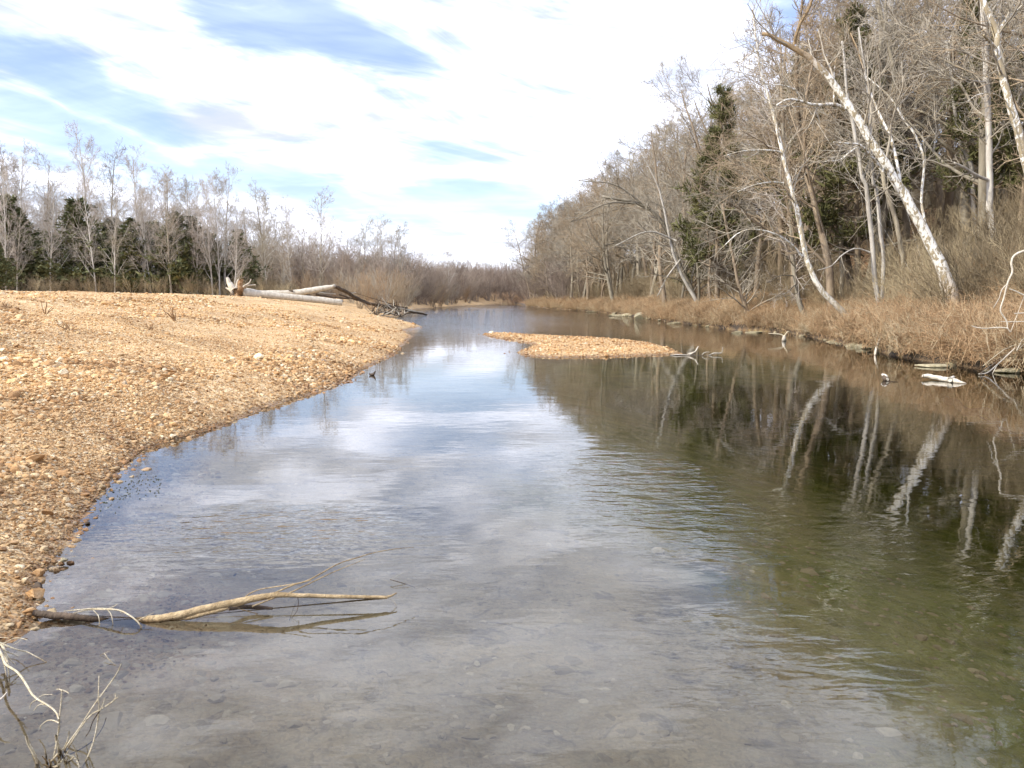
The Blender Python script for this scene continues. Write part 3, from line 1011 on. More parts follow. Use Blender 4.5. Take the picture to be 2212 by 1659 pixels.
# pale leaning stems at the wood's edge
for i, (px, D, s, tx, ty, lab) in enumerate([(430, 104, .72, 0, .13, 'white leaning sapling in front of the cedar pair'), (462, 104, .75, 0, -.10, 'white sapling leaning left beside the pale bare tree'),
                                        (478, 105, .82, 0, .04, 'straight white sapling beside the pale bare tree'), (212, 103, .75, 0, .06, 'pale trunk in front of the cedars under the tallest tree'),
                                        (318, 103, .70, 0, 0, 'pale straight trunk before the broad cedar'), (372, 103, .78, 0, .02, 'pale straight trunk before the cedar pair'),
                                        (20, 102, .8, 0, .02, 'pale trunk close to the left edge of the picture')]):
    x, y = at(px, D)
    plant_tree('pale_sapling', SLIM[(0, 2, 4)[i % 3]], lab, 'tree', x, y, (s * .7, s * .7, s), rng.uniform(0, 6.28), 'pale saplings along the left wood edge', (tx, ty))
for i in range(9):
    px = -10 + 66 * i + rng.uniform(-14, 14)
    D = rng.uniform(100, 107)
    x, y = at(px, D)
    s = rng.uniform(.42, .72)
    plant_tree('bare_tree', SLIM[rng.randint(5)], 'smaller bare tree in the front edge of the left wood before the cedars', 'tree', x, y, s, rng.uniform(0, 6.28), 'front edge of the left wood', (0, rng.normal(0, .06)))
# the mass of the left wood, running on up the valley
for i in range(92):
    px = rng.uniform(-60, 620)
    D = rng.uniform(118, 165)
    x, y = at(px, D)
    s = rng.uniform(.68, 1.05) * (1 - 0.2 * (px / 620))
    plant_tree('bare_tree', SLIM[rng.randint(5)] if rng.rand() < .6 else BROAD[rng.randint(6)], 'bare grey tree in the crowded back rows of the left wood', 'tree', x, y, s, rng.uniform(0, 6.28), 'back rows of the left wood')
mid = [(760, 500, 165), (790, 488, 175), (820, 480, 170), (845, 500, 185), (870, 500, 180), (905, 545, 210), (925, 555, 225), (968, 545, 215), (950, 575, 240), (1000, 585, 260), (1035, 570, 300), (1060, 575, 300), (1085, 572, 310),
       (660, 500, 150), (720, 520, 160), (735, 545, 170), (590, 480, 150), (1015, 580, 270), (1105, 575, 320), (880, 560, 200)]
mrg = np.random.RandomState(55)
for q in range(18):
    px_ = mrg.uniform(540, 900)
    mid.append((px_, 445 + (px_ - 540) * .22 + mrg.uniform(0, 45), 140 + (px_ - 540) * .12 + mrg.uniform(0, 20)))
for i, (px, py, D) in enumerate(mid):
    x, y = at(px, D)
    s = top_scale(py, D, x, 16.6 if i % 3 else 11)
    plant_tree('bare_tree', SLIM[i % 5] if i % 3 else BROAD[i % 6], 'bare tree up the valley left of the far river bend', 'tree', x, y, s * 1.0, rng.uniform(0, 6.28), 'bare trees up the valley')

# right wood: hillside
def right_xy(y, d):
    """point d metres inland from the right shore at forward distance y"""
    xs = np.interp(y, RSH[:, 1], RSH[:, 0])
    return xs + d, y


SKYU = [505, 524, 555, 580, 600, 650, 670, 700, 740, 765, 790, 815, 870, 940, 1200]
SKYV = [255, 232, 180, 150, 130, 108, 92, 84, 76, 52, 20, -20, -220, -330, -420]
hill_n = 0
tries = 0
placed = []
while hill_n < 185 and tries < 6000:
    tries += 1
    y = 27 + 210 * rng.rand() ** 1.35
    d = rng.uniform(1.2, 9) if rng.rand() < .5 else rng.uniform(7, 40)
    x, y = right_xy(y, d)
    u = 512 + FPX * x / y
    if u > 1110:
        continue
    if y < 50 and d < 6:
        continue
    if any((x - a) ** 2 + (y - b) ** 2 < (4.0 if d < 9 else 7.0) for a, b in placed):
        continue
    placed.append((x, y))
    v = np.interp(u, SKYU, SKYV) + (rng.exponential(28) if u < 800 else rng.uniform(0, 150))
    s = (CAM_H + (297 - v) / FPX * y - H(x, y)) / 10.6
    s = float(np.clip(s, .62, 1.75)) * rng.uniform(.93, 1.03)
    if 684 < u < 750 and y < 80 and d < 9:
        s = min(s, max(.5, float((CAM_H + (297 - 205) / FPX * y - H(x, y)) / 10.6)))
    toriver = d < 9
    plant_tree('bare_tree', BROAD[rng.randint(6)], 'bare grey tree in the dense wood on the right hillside', 'tree', x, y, s, rng.uniform(0, 6.28),
               'bare trees of the right hillside', (rng.normal(0, .05), rng.normal(-.12 if toriver else -.03, .06)))
    hill_n += 1

right_pines = [(1548, 186, 70, 'tall evergreen standing above the bare crowns of the right wood', PINE[0]), (1530, 300, 80, 'evergreen half hidden left below the tallest one', PINE[1]),
               (1850, -60, 52, 'evergreen at the top of the frame behind the broken white tree', PINE[2]), 
               (2110, -40, 47, 'evergreen behind the straight grey trunk at upper right', PINE[0]), (1705, 110, 66, 'evergreen between tallest evergreen and broken white tree', PINE[2]),
               (1500, 470, 86, 'small green evergreen among grey branches low on the hillside', PINE[1]), (2190, 20, 44, 'evergreen behind the mottled trunk at the right edge', PINE[2]),
               ]
for px, py, D, lab, pm in right_pines:
    x, y = at(px, D)
    s = min(top_scale(py, D, x, 10.9), 1.6)
    plant_tree('evergreen_tree', pm, lab, 'tree', x, y, (s * .9, s * .9, s), rng.uniform(0, 6.28), 'evergreens of the right hillside')

# ------------------------------------------------------------------ the trees in front on the right bank, one by one
def hero_tree(name, label, stem, D, rpx, mat, limbs=(), crown=0, crown_from=0.45, crown_len=2.2, twig='twig_grey', seed=0, cat='tree', group=None, base=None, limb_mat=None, up=0.05, ang=(35, 70), tw=(5, 5), far_limb=1.0, k=10):
    """stem: picture points from top to bottom; rpx: radius in picture px (2212 measure)"""
    rg = np.random.RandomState(seed)
    m2 = D / FPX / 2.16
    pts = [Q(px, py, D) for px, py in stem][::-1]
    rad = [r * m2 for r in rpx][::-1]
    b = pts[0]
    if base is None:
        dv = pts[0] - pts[1]
        gx, gy = b[0] + dv[0] * .4, b[1]
        gz = H(gx, gy)
        if gz < b[2]:
            pts = [np.array([gx, gy, gz - 0.4])] + pts
            rad = [rad[0] * 1.25] + rad
            b = pts[0]
    o0 = np.array([b[0], b[1], b[2]])
    t = thing(name, label, cat, o0, 0, group)
    S = spline(np.column_stack([np.array(pts) - o0, rad]), 26)
    T, tr = S[None, :, :3], np.maximum(S[None, :, 3], .01)
    T[0, 1:-1] += 0.12 * tr[0, 1:-1, None] * rg.randn(24, 3)
    gk = Geo(); gk.tube(T[0], tr[0], k)
    obj('trunk', gk.mesh('trunk', mat), t)
    LP, LR = [], []
    for li, (pl, r0, r1, dd) in enumerate(limbs):
        n = len(pl)
        lp = np.array([Q(px, py, D + dd * j / (n - 1)) - o0 for j, (px, py) in enumerate(pl)])
        L = spline(lp, 12)
        rr = np.linspace(r0, r1, 12) * m2
        g2 = Geo(); g2.tube(L, rr, 6)
        lo = obj('limb', g2.mesh('limb', limb_mat if limb_mat and li in limb_mat_ids.get(name + label, ()) else mat), t)
        LP.append(L); LR.append(rr)
    cg = None
    if crown:
        L1, R1 = spawn(rg, T, tr, crown, crown_from, 1.0, ang[0], ang[1], crown_len, .3, 8, .10, up, .35, .3)
        R1 = np.clip(R1, .012, .05)
        cg = Geo().add(*tubes(L1, R1, 5))
        L2, R2 = spawn(rg, L1, R1, tw[0], .2, 1, 25, 60, lens(L1) * .5, .4, 5, .12, up, .7, .4)
        L3, R3 = spawn(rg, L2, np.maximum(R2, .008), tw[1], .2, 1, 25, 60, lens(L2) * .5, .4, 4, .12, up * .5, .8, .5)
        cg.add(*tubes(L2, np.maximum(R2, .009), 4)).add(*tubes(L3, np.maximum(R3, .006), 3))
    if LP:
        LP = np.array(LP); LR = np.array(LR)
        L2, R2 = spawn(rg, LP, LR, 6, .3, 1, 25, 60, lens(LP) * .4, .4, 6, .12, up, .6, .4)
        L3, R3 = spawn(rg, L2, np.maximum(R2, .008), 5, .2, 1, 25, 60, lens(L2) * .5, .4, 4, .12, up * .5, .8, .5)
        cg = cg or Geo()
        cg.add(*tubes(L2, np.maximum(R2, .009), 4)).add(*tubes(L3, np.maximum(R3, .006), 3))
    if cg:
        obj('crown', cg.mesh('crown', M[twig]), t)
    return t


limb_mat_ids = {}


def c4(*pts):      # points measured in an enlargement of the upper right
    return [(x * .2953 + 1558.7, y * .2953) for x, y in pts]


def c5(*pts):      # enlargement of the right bank
    return [(x * .2953 + 1558.7, y * .2953 + 406.6) for x, y in pts]


big = hero_tree('leaning_sycamore', 'large white sycamore leaning over the river with a broken-off top', 
    c4((295, 245), (380, 270), (500, 335), (610, 400), (700, 470), (790, 580), (870, 690), (1000, 880), (1100, 1050), (1200, 1200), (1300, 1375)) + c5((1345, 50), (1450, 250), (1560, 460), (1640, 650), (1690, 800)), 33,
    [3.4, 4.4, 5.4, 5.9, 6.4, 6.9, 7.4, 7.9, 8.3, 8.8, 9.3, 9.8, 10.6, 11.4, 12.4, 14], M['syc_big'],
    limbs=[(c4((535, 320), (545, 260), (580, 160), (640, 60), (665, -40), (640, -160)), 4.0, 2.0, -1.0),
           (c4((900, 800), (820, 762), (680, 768), (560, 735), (480, 728), (400, 770)), 4.5, 1.2, -2.0),
           (c4((560, 735), (540, 660), (430, 622), (330, 625)), 2.4, 0.8, -1.5),
           (c4((1180, 1250), (1080, 1130), (1010, 1060), (930, 1050), (820, 1040)), 4.0, 1.0, -1.5),
           (c4((1010, 1060), (930, 1120), (860, 1170), (760, 1180)), 2.2, .7, -1.5),
           (c4((820, 750), (822, 640), (825, 500), (850, 400), (890, 370)), 1.8, .7, 1.0),
           (c4((1318, 1400), (1300, 1290), (1275, 1150), (1230, 985), (1160, 850), (1110, 730), (1060, 600), (1010, 400), (940, 240)), 3.6, 1.2, 1.5)],
    crown=7, crown_from=.35, crown_len=2.6, twig='twig_grey', seed=5, k=14)
hero_tree('mottled_sycamore', 'mottled white trunk rising at the right edge of the picture',
    c4((1880, -160), (1910, 0), (1960, 110), (2015, 240), (2020, 370), (2060, 560), (2095, 720), (2140, 880), (2190, 1050), (2290, 1400)) + [(2290, 560), (2330, 690)], 30,
    [5.4, 5.8, 6.2, 6.6, 6.6, 7.1, 7.6, 8.2, 8.6, 9.4, 10, 12], M['syc_mid'],
    limbs=[(c4((2030, 230), (2060, 170), (2110, 115), (2170, 70), (2240, 0)), 3.8, 2.0, 1.0), (c4((2000, 350), (1960, 300), (1915, 258)), 3.6, 2.6, -.6),
           (c4((2030, 250), (2110, 330), (2212, 390)), 1.6, .8, 1.0), (c4((2100, 760), (2000, 690), (1880, 690), (1800, 740)), 1.4, .6, -1.5)],
    crown=9, crown_from=.45, crown_len=3.0, seed=6, k=12)
hero_tree('thin_sycamore', 'thin pale tree curving up and left from the bank, left of the big white one',
    c4((225, 60), (245, 220), (265, 400), (300, 580), (370, 800), (440, 1100), (490, 1300), (535, 1480)) + c5((550, 160), (590, 330), (612, 500), (660, 620), (740, 760), (850, 870), (960, 1000)), 43.5,
    [1.2, 1.7, 2.2, 2.8, 3.4, 4.0, 4.3, 4.6, 5.0, 5.3, 5.6, 5.8, 6.0, 6.4, 7.5], M['syc_thin'],
    limbs=[(c4((440, 1120), (400, 1105), (300, 1098), (150, 1105), (20, 1140)), 2.2, .8, -2), (c4((450, 1340), (370, 1332), (250, 1350), (120, 1400)), 2.0, .7, -2),
           (c5((585, 495), (500, 400), (380, 330), (230, 300), (120, 330), (20, 420)), 2.6, .9, -2), (c4((265, 370), (170, 430), (80, 560)), 1.2, .5, -1),
           (c4((265, 380), (180, 300), (60, 220)), 1.2, .4, 0), (c4((262, 350), (310, 260), (345, 130)), 1.0, .4, 0), (c4((250, 300), (150, 330), (-20, 390)), 1.0, .4, -1), (c4((330, 620), (240, 560), (100, 520), (0, 500)), 1.2, .4, -1)],
    crown=16, crown_from=.5, crown_len=2.0, seed=7, twig='twig_grey')
hero_tree('grey_tree', 'straight grey trunk at right between the two white sycamores', c4((1900, -100), (1925, 200), (1935, 450), (1945, 700), (1955, 1100), (1960, 1500)) + c5((1970, 200), (1990, 420)), 42,
    [4.5, 5.2, 5.6, 6, 6.4, 6.8, 7, 7.4], M['bark_pale'], limbs=[(c4((1960, 1320), (1880, 1290), (1780, 1230), (1700, 1190)), 4.0, 2.0, -1), (c4((1940, 600), (1830, 590), (1720, 540), (1660, 470)), 2, .8, -2)], crown=16, crown_len=3, seed=8)
hero_tree('twin_trunk_tree', 'left stem of the pair of pale trunks left of the big white sycamore', c4((880, 300), (920, 700), (970, 950), (1000, 1100), (1030, 1300)) + c5((1060, 0), (1085, 250), (1110, 500), (1122, 680), (1150, 830)), 44,
    [2, 3, 3.6, 3.9, 4.2, 4.4, 4.6, 4.8, 5, 5.2], M['bark_pale'], limbs=[(c5((1085, 470), (980, 440), (880, 490), (800, 570), (700, 600)), 1.8, .7, -2)], crown=18, crown_len=2.8, seed=9)
hero_tree('twin_trunk_tree', 'right stem of the pair of pale trunks left of the big white sycamore', c4((1000, 200), (1060, 600), (1080, 850), (1095, 1050), (1110, 1350)) + c5((1130, 0), (1160, 300), (1185, 550), (1175, 800)), 44.6,
    [1.6, 2.4, 2.9, 3.2, 3.4, 3.6, 3.9, 4.1, 4.4], M['bark_pale'], crown=16, crown_len=2.4, seed=10)
hero_tree('grey_tree', 'grey trunk slanting just left behind the big white sycamore', c4((1080, 700), (1140, 1000), (1170, 1200), (1200, 1390)) + c5((1200, 0), (1270, 220), (1310, 420), (1335, 560)), 49,
    [3.4, 4, 4.4, 4.6, 4.8, 5, 5.2, 5.6], M['bark_grey'], crown=16, crown_len=2.8, seed=11)
hero_tree('grey_tree', 'straight brown-grey trunk standing alone left of the pale pair', c4((850, 700), (865, 1100), (872, 1400)) + c5((875, 60), (876, 350), (878, 640)), 54,
    [3.4, 4, 4.4, 4.6, 4.8, 5], M['bark_grey'], crown=16, crown_len=3, seed=12)
hero_tree('grey_tree', 'grey tree with forked base just behind the thin curving pale tree', c4((440, 900), (470, 1200), (490, 1450)) + c5((500, 0), (508, 250), (520, 500), (545, 700), (570, 850), (625, 955)), 52,
    [3, 3.6, 4, 4.2, 4.5, 4.8, 5.2, 5.8, 6.4], M['bark_grey'], limbs=[(c5((530, 640), (430, 640), (330, 690)), 1.6, .6, -1.5), (c5((540, 700), (480, 760), (380, 810)), 1.6, .5, -1.5), (c5((660, 650), (560, 760), (430, 800)), 1.4, .5, -1)], crown=20, crown_from=.3, crown_len=3, seed=13, twig='twig_pale')
hero_tree('wiry_tree', 'thin wavy pale stem right of the big white sycamore', c4((1060, 560), (1240, 720), (1330, 880), (1400, 960), (1470, 1120), (1480, 1250), (1460, 1450)) + c5((1468, 150), (1520, 420), (1600, 650)), 36,
    [1, 1.6, 2, 2.2, 2.4, 2.6, 2.6, 2.8, 3, 3.4], M['syc_thin'], crown=10, crown_from=.3, crown_len=1.8, seed=14)
hero_tree('grey_tree', 'slender grey trunk high on the slope right of the big white sycamore', c4((1640, 300), (1680, 480), (1690, 650), (1715, 850), (1740, 1020), (1800, 1150), (1830, 1260)) + c5((1840, 120), (1870, 350)), 48,
    [2.6, 3, 3.4, 4, 4.2, 4.4, 4.6, 4.8, 5], M['bark_pale'], limbs=[(c4((1650, 330), (1580, 240), (1510, 150)), 2.4, 1, 0), (c4((1660, 320), (1690, 230)), 2, 1, 0), (c4((1690, 500), (1740, 570), (1840, 610)), 1.8, .8, -1)], crown=16, crown_len=2.6, seed=15)
hero_tree('bank_tree', 'dark rooted tree above the pale rock by the water', [(1560, 440), (1580, 540), (1598, 625), (1612, 668)], 61, [2.4, 3, 3.8, 5], M['bark_brown'],
    limbs=[([(1598, 625), (1560, 610), (1500, 600)], 2, .7, -1.5)], crown=22, crown_from=.2, crown_len=3, seed=16)
hero_tree('bank_tree', 'grey tree leaning left above the tilted slab rock', [(1385, 330), (1420, 400), (1438, 470), (1452, 540), (1476, 600), (1512, 665)], 78, [.7, 1.5, 2.2, 2.8, 3.4, 4.6], M['bark_pale'],
    limbs=[([(1470, 560), (1440, 600), (1420, 640)], 2, .7, -1), ([(1460, 520), (1400, 500), (1330, 530)], 2.2, .8, -2)], crown=24, crown_from=.2, crown_len=4.0, seed=17)
hero_tree('bank_tree', 'wide-limbed grey tree bending far over the river', [(1300, 425), (1380, 440), (1430, 480), (1462, 560), (1500, 640)], 82, [2.6, 3.4, 4, 4.6, 5.5], M['bark_grey'],
    limbs=[([(1400, 450), (1330, 400), (1250, 390)], 2.4, .8, -2), ([(1380, 440), (1310, 440), (1230, 480)], 2.4, .8, -2)], crown=26, crown_from=.2, crown_len=4.6, seed=18)

# ------------------------------------------------------------------ uncountable growth on the banks
def tuft(seed, n, h, spread, r, curl=0.26):
    rg = np.random.RandomState(seed)
    st = np.zeros((n, 3)); st[:, :2] = spread * rg.randn(n, 2)
    d = np.stack([.55 * rg.randn(n), .55 * rg.randn(n), np.ones(n)], -1)
    L = walk(rg, st, d, h * rg.uniform(.5, 1.15, n), 5, curl, -0.10)
    Rr = np.repeat(np.linspace(r, r * .5, 5)[None], n, 0)
    L2, R2 = spawn(rg, L, Rr, 3, .3, 1, 30, 75, lens(L) * .4, .2, 3, .25, -.03, .8, .6)
    return Geo().add(*tubes(L, Rr, 3)).add(*tubes(L2, R2, 3))


def brush_mat(name, stops):
    m, g = new_mat(name)
    rnd = g.n('ShaderNodeObjectInfo').outputs['Random']
    gp = g.n('ShaderNodeNewGeometry').outputs['Position']
    f = g.m('ADD', g.m('MULTIPLY', rnd, 0.6), g.m('MULTIPLY', g.noise(gp, 0.5, 3), 0.4))
    finish(g, g.ramp(f, stops), 0.9)
    return m


M['dry'] = brush_mat('dry_brush', [(0.18, (0.24, 0.17, 0.10)), (0.38, (0.42, 0.27, 0.15)), (0.55, (0.56, 0.39, 0.23)), (0.72, (0.47, 0.38, 0.25)), (0.88, (0.70, 0.58, 0.40))])
M['thick'] = brush_mat('thicket', [(0.15, (0.175, 0.138, 0.086)), (0.5, (0.312, 0.250, 0.161)), (0.85, (0.450, 0.375, 0.241))])
M['far'] = brush_mat('far_twigs', [(0.15, (0.17, 0.13, 0.105)), (0.5, (0.28, 0.225, 0.185)), (0.85, (0.40, 0.335, 0.28))])
TUFTS = [tuft(200 + i, 34, 0.72, 0.22, 0.0065).mesh('dry_tuft', M['dry']) for i in range(4)]


def thick_proto(seed):
    a, b = shrub(seed, 2.2, 9, (6, 5), 0.007)
    return Geo().add(np.concatenate(a.V), np.concatenate([f for f in a.F])).mesh('x', M['thick']) if False else merge(a, b, 'thicket_piece', M['thick'])


def merge(a, b, name, mat):
    g3 = Geo()
    for q in (a, b):
        g3.add(np.concatenate(q.V), np.concatenate(q.F))
    return g3.mesh(name, mat)


THICK = [thick_proto(220 + i) for i in range(4)]


def grow(name, label, x, y, smin, smax, protos, seed, sink=0.05, tiltr=0.0):
    rg = np.random.RandomState(seed)
    z = land(x, y)[0]
    n = len(x)
    pts = np.stack([x, y, z - sink], -1)
    rot = np.stack([.15 * rg.randn(n), .15 * rg.randn(n) - tiltr, rg.uniform(0, 6.28, n)], -1)
    s = smin + (smax - smin) * np.clip(.75 * rg.rand(n) + 1.1 * (fbm(x * .45, y * .45, 2) - .38), 0, 1)
    return scatter(name, label, pts, rot, np.repeat(s[:, None], 3, 1), rg.randint(0, len(protos), n), protos)


rg = np.random.RandomState(31)
# dry grass and brush along the right bank
n = 15000
y = 21 + 190 * rg.rand(n) ** 2.0
d = 0.25 + (2.6 + 3.9 * (1 - sstep(42, 75, y))) * rg.rand(n) ** 1.15
keep = fbm(y * .55, d * .8 + 4, 3) + .25 * rg.rand(n) > .50
y, d = y[keep], d[keep]
xs = np.interp(y, RSH[:, 1], RSH[:, 0]) + d
grow('dry_brush', 'matted tan and rust dry grass and brush along the right bank', xs, y, .6, 2.0, TUFTS, 32, .05, .12)
# thicket of twigs over the hillside
n = 3200
y = 24 + 200 * rg.rand(n) ** 1.5
d = 2.5 + 42 * rg.rand(n) ** 1.2
xs = np.interp(y, RSH[:, 1], RSH[:, 0]) + d
grow('hillside_thicket', 'tangled leafless undergrowth covering the right hillside', xs, y, .5, 1.7, THICK, 33)
# brush under the left wood
n = 1900
D = 100 + 68 * rg.rand(n)
u = rg.uniform(-90, 640, n)
xs = (u / 2.16 - 512) / FPX * D
grow('left_thicket', 'brown leafless undergrowth at the foot of the left wood', xs, D, .4, 1.1, THICK, 34)
# willow shrubs from the log to the far bend
wil = [(780, 106, 1.0), (800, 110, 1.15), (825, 112, 1.3), (845, 118, 1.1), (815, 120, 1.35), (790, 124, 1.2), (860, 130, 1.2), (835, 132, 1.4), (760, 126, 1.2), (740, 122, 1.0), (720, 128, 1.0), (875, 142, 1.3),
       (895, 150, 1.2), (900, 160, 1.3), (920, 170, 1.2), (935, 185, 1.3), (950, 195, 1.2), (965, 205, 1.3), (985, 220, 1.3), (1005, 235, 1.2), (1020, 250, 1.3), (1040, 262, 1.3), (1060, 275, 1.2), (700, 118, .8), (680, 122, .9), (655, 124, .9), (620, 126, .9),
       (880, 165, 1.5), (850, 150, 1.5), (910, 190, 1.5), (940, 215, 1.5), (975, 240, 1.6), (1000, 265, 1.6), (1080, 300, 1.6), (1100, 310, 1.6), (1045, 290, 1.6)]
for i, (px, D, s) in enumerate(wil):
    x, y = at(px, D)
    if land(np.array([x]), np.array([y]))[4][0] < 0.2:
        x -= 3
    if land(np.array([x]), np.array([y]))[4][0] < 0.2:
        continue
    plant_tree('willow_shrub', SHRUB[i % 3], 'bushy leafless willow between the fallen logs and the far bend', 'shrub', x, y, s * 1.05, rng.uniform(0, 6.28), 'willow shrubs on the left bank upstream', names=('stems', 'twigs'))
# far wood closing the valley
n = 1500
D = 150 + 230 * rg.rand(n)
u = rg.uniform(520, 1260, n)
xs = (u / 2.16 - 512) / FPX * D
zz = land(xs, D)
ok = (zz[4] > 1.5)
xs, D = xs[ok], D[ok]
FARP = [merge(Geo().add(*[np.concatenate(q) for q in ((shrub(300 + i, 6.5, 9, (6, 5), .02)[0].V), (shrub(300 + i, 6.5, 9, (6, 5), .02)[0].F))]), shrub(300 + i, 6.5, 9, (6, 5), .02)[1], 'far_thicket', M['far']) for i in range(3)]
grow('far_woods', 'hazy brown wood closing the valley at the far bend', xs, D, .7, 1.5, FARP, 35)

# ------------------------------------------------------------------ fallen timber on the gravel bar
def cl(*pts):      # enlargement of the fallen logs
    return [(x * .2206 + 460.8, y * .2206 + 569.3) for x, y in pts]


def limb_obj(name, parent, pts3, rad, mat, k=8, n=None, jitter=0.0, seed=0):
    pts3 = np.asarray(pts3, float)
    n = n or max(6, 5 * len(pts3))
    S = spline(np.column_stack([pts3, rad]), n)
    if jitter:
        S[:, :3] += jitter * S[:, 3:4] * np.random.RandomState(seed).randn(n, 3)
    g3 = Geo(); g3.tube(S[:, :3], np.maximum(S[:, 3], .001), k)
    return obj(name, g3.mesh(name, mat), parent)


def m_at(D):
    return D / FPX / 2.16


def build_logs():
    D0 = 86.0
    k = .2206 * m_at(D0)
    o0 = np.array([*at(505, D0), 0]); o0[2] = H(o0[0], o0[1])
    t = thing('fallen_log', 'thick bleached log with torn root end lying on the gravel bar', 'log', o0)
    st = cl((300, 285), (420, 295), (620, 315), (820, 335), (1050, 358), (1262, 385))
    ds = [86, 86, 86.5, 87, 87.6, 88]
    pts = [Q(px, py, D) - o0 for (px, py), D in zip(st, ds)]
    limb_obj('trunk', t, pts, [52 * k, 40 * k, 34 * k, 33 * k, 33 * k, 31 * k], M['drift'], 14, 30, .03)
    # root plate
    rw = obj('root_plate', rock_mesh('root_plate', 3, M['root'], (70 * k, 50 * k, 62 * k), 7, 3, True, (.6, .95), .07), t)
    rw.location = tuple(Q(*cl((255, 265))[0], 85.8) - o0)
    for j, (a, b, c, r0, r1, mt) in enumerate([((200, 270), (160, 200), (135, 140), 40, 14, 'drift_white'), ((190, 280), (150, 250), (122, 238), 16, 6, 'drift_white'), ((265, 250), (262, 190), (275, 155), 30, 22, 'root'),
                                          ((230, 240), (235, 180), (250, 150), 14, 6, 'drift'), ((200, 300), (170, 310), (155, 318), 18, 10, 'drift_dark'), ((290, 230), (340, 215), (415, 208), 9, 4, 'drift'),
                                          ((300, 220), (350, 190), (370, 150), 8, 4, 'drift'), ((240, 300), (225, 318), (210, 322), 18, 8, 'root')]):
        pl = [Q(px, py, 85.4 - .1 * j) - o0 for px, py in cl(a, b, c)]
        ro = limb_obj('root', rw, pl, [r0 * k, (r0 + r1) / 2 * k, r1 * k], M[mt], 7, 10, .10, j)
        ro.location = tuple(-q for q in rw.location)
    # second, broken log behind
    D1 = 92.0
    k = .2206 * m_at(D1)
    o1 = np.array([*at(600, D1), 0]); o1[2] = H(o1[0], o1[1])
    t = thing('broken_log', 'grey log snapped at its high end, behind the thick bleached log', 'log', o1)
    st = cl((480, 275), (620, 280), (760, 284), (900, 272), (1020, 250), (1110, 235), (1192, 218))
    pts = [Q(px, py, D1) - o1 for px, py in st]
    limb_obj('trunk', t, pts, [12 * k, 18 * k, 24 * k, 30 * k, 28 * k, 24 * k, 15 * k], M['drift'], 12, 30, .05)
    limb_obj('stub', t, [Q(*p, D1 - .3) - o1 for p in cl((780, 270), (755, 265), (738, 262))], [9 * k, 7 * k, 4 * k], M['drift_dark'], 6)
    # the dark limb running down into the water
    o2 = P(*cl((1990, 500))[0]); 
    t = thing('dark_limb', 'long dark limb sloping from the broken log down into the river', 'log', o2)
    st = cl((1165, 225), (1240, 245), (1400, 335), (1550, 395), (1850, 455), (2090, 502))
    ds = [92.4, 93, 97, 100, 105, 108]
    pts = [Q(px, py, D) - o2 for (px, py), D in zip(st, ds)]
    pts[-1][2] = min(pts[-1][2], 0.05)
    limb_obj('trunk', t, pts, [13 * k, 20 * k, 18 * k, 17 * k, 14 * k, 8 * k], M['drift_dark'], 8, 30, .12)
    for j, (a, b, D, r) in enumerate([((1480, 380), (1900, 430), 99, 11), ((1700, 400), (2050, 480), 103, 10), ((1230, 300), (1560, 400), 96, 9), ((1300, 290), (1400, 280), 96, 6), ((1000, 300), (1330, 345), 93, 13), ((980, 270), (1200, 300), 93, 8)]):
        pl = [Q(*cl(a)[0], D) - o2, Q(*cl(((a[0] + b[0]) / 2, (a[1] + b[1]) / 2 + 6))[0], D + 1) - o2, Q(*cl(b)[0], D + 2) - o2]
        limb_obj('branch', t, pl, [r * k, r * .8 * k, r * .5 * k], M['drift_dark'] if j % 2 == 0 else M['drift'], 6, 9, .15, j)
    # bleached twigs of the debris at the water's edge
    o3 = P(*cl((1700, 515))[0])
    t = thing('debris_pile', 'tangle of grey branches caught at the water under the dark limb', 'driftwood', o3)
    rg = np.random.RandomState(9)
    for j in range(60):
        a = (rg.uniform(1540, 1880), rg.uniform(470, 515))
        b = (a[0] + rg.uniform(-140, 150), a[1] - rg.uniform(-10, 150))
        D = rg.uniform(96, 102)
        p0 = Q(*cl(a)[0], D) - o3; p1 = Q(*cl(b)[0], D + rg.uniform(-1.5, 1.5)) - o3
        mid_ = (p0 + p1) / 2 + .12 * rg.randn(3)
        r = rg.uniform(3, 8) * k
        limb_obj('branch', t, [p0, mid_, p1], [r, r * .8, r * .4], M[('bark_grey', 'drift_dark', 'drift_dark', 'bark_brown', 'drift')[j % 5]], 5, 7)


build_logs()

# dead stubs standing in the gravel
def stub_plant(label, px, py, z, stems, h, seed, lean=(0, 0), mat='root', r=.018):
    rg = np.random.RandomState(seed)
    # walk along the view ray until it meets the ground
    d = ray(px, py); tt = np.linspace(8, 90, 1600)
    pos = np.array([0, 0, CAM_H]) + tt[:, None] * d
    hz = land(pos[:, 0], pos[:, 1])[0]
    i = int(np.argmax(pos[:, 2] < hz + .01)); p = pos[i]
    m2 = m_at(p[1])
    t = thing('dead_stub', label, 'dead plant', p)
    for j in range(stems):
        L = walk(rg, np.array([[.05 * rg.randn(), .05 * rg.randn(), -.08]]), np.array([[lean[0] + .55 * rg.randn(), .4 * rg.randn(), 1.0]]), np.array([h * m2 * rg.uniform(.5, 1.1)]), 7, .16, .02)[0]
        limb_obj('stem', t, L, np.linspace(r, r * .4, 7) * rg.uniform(.7, 1.2), M[mat], 5, 9)


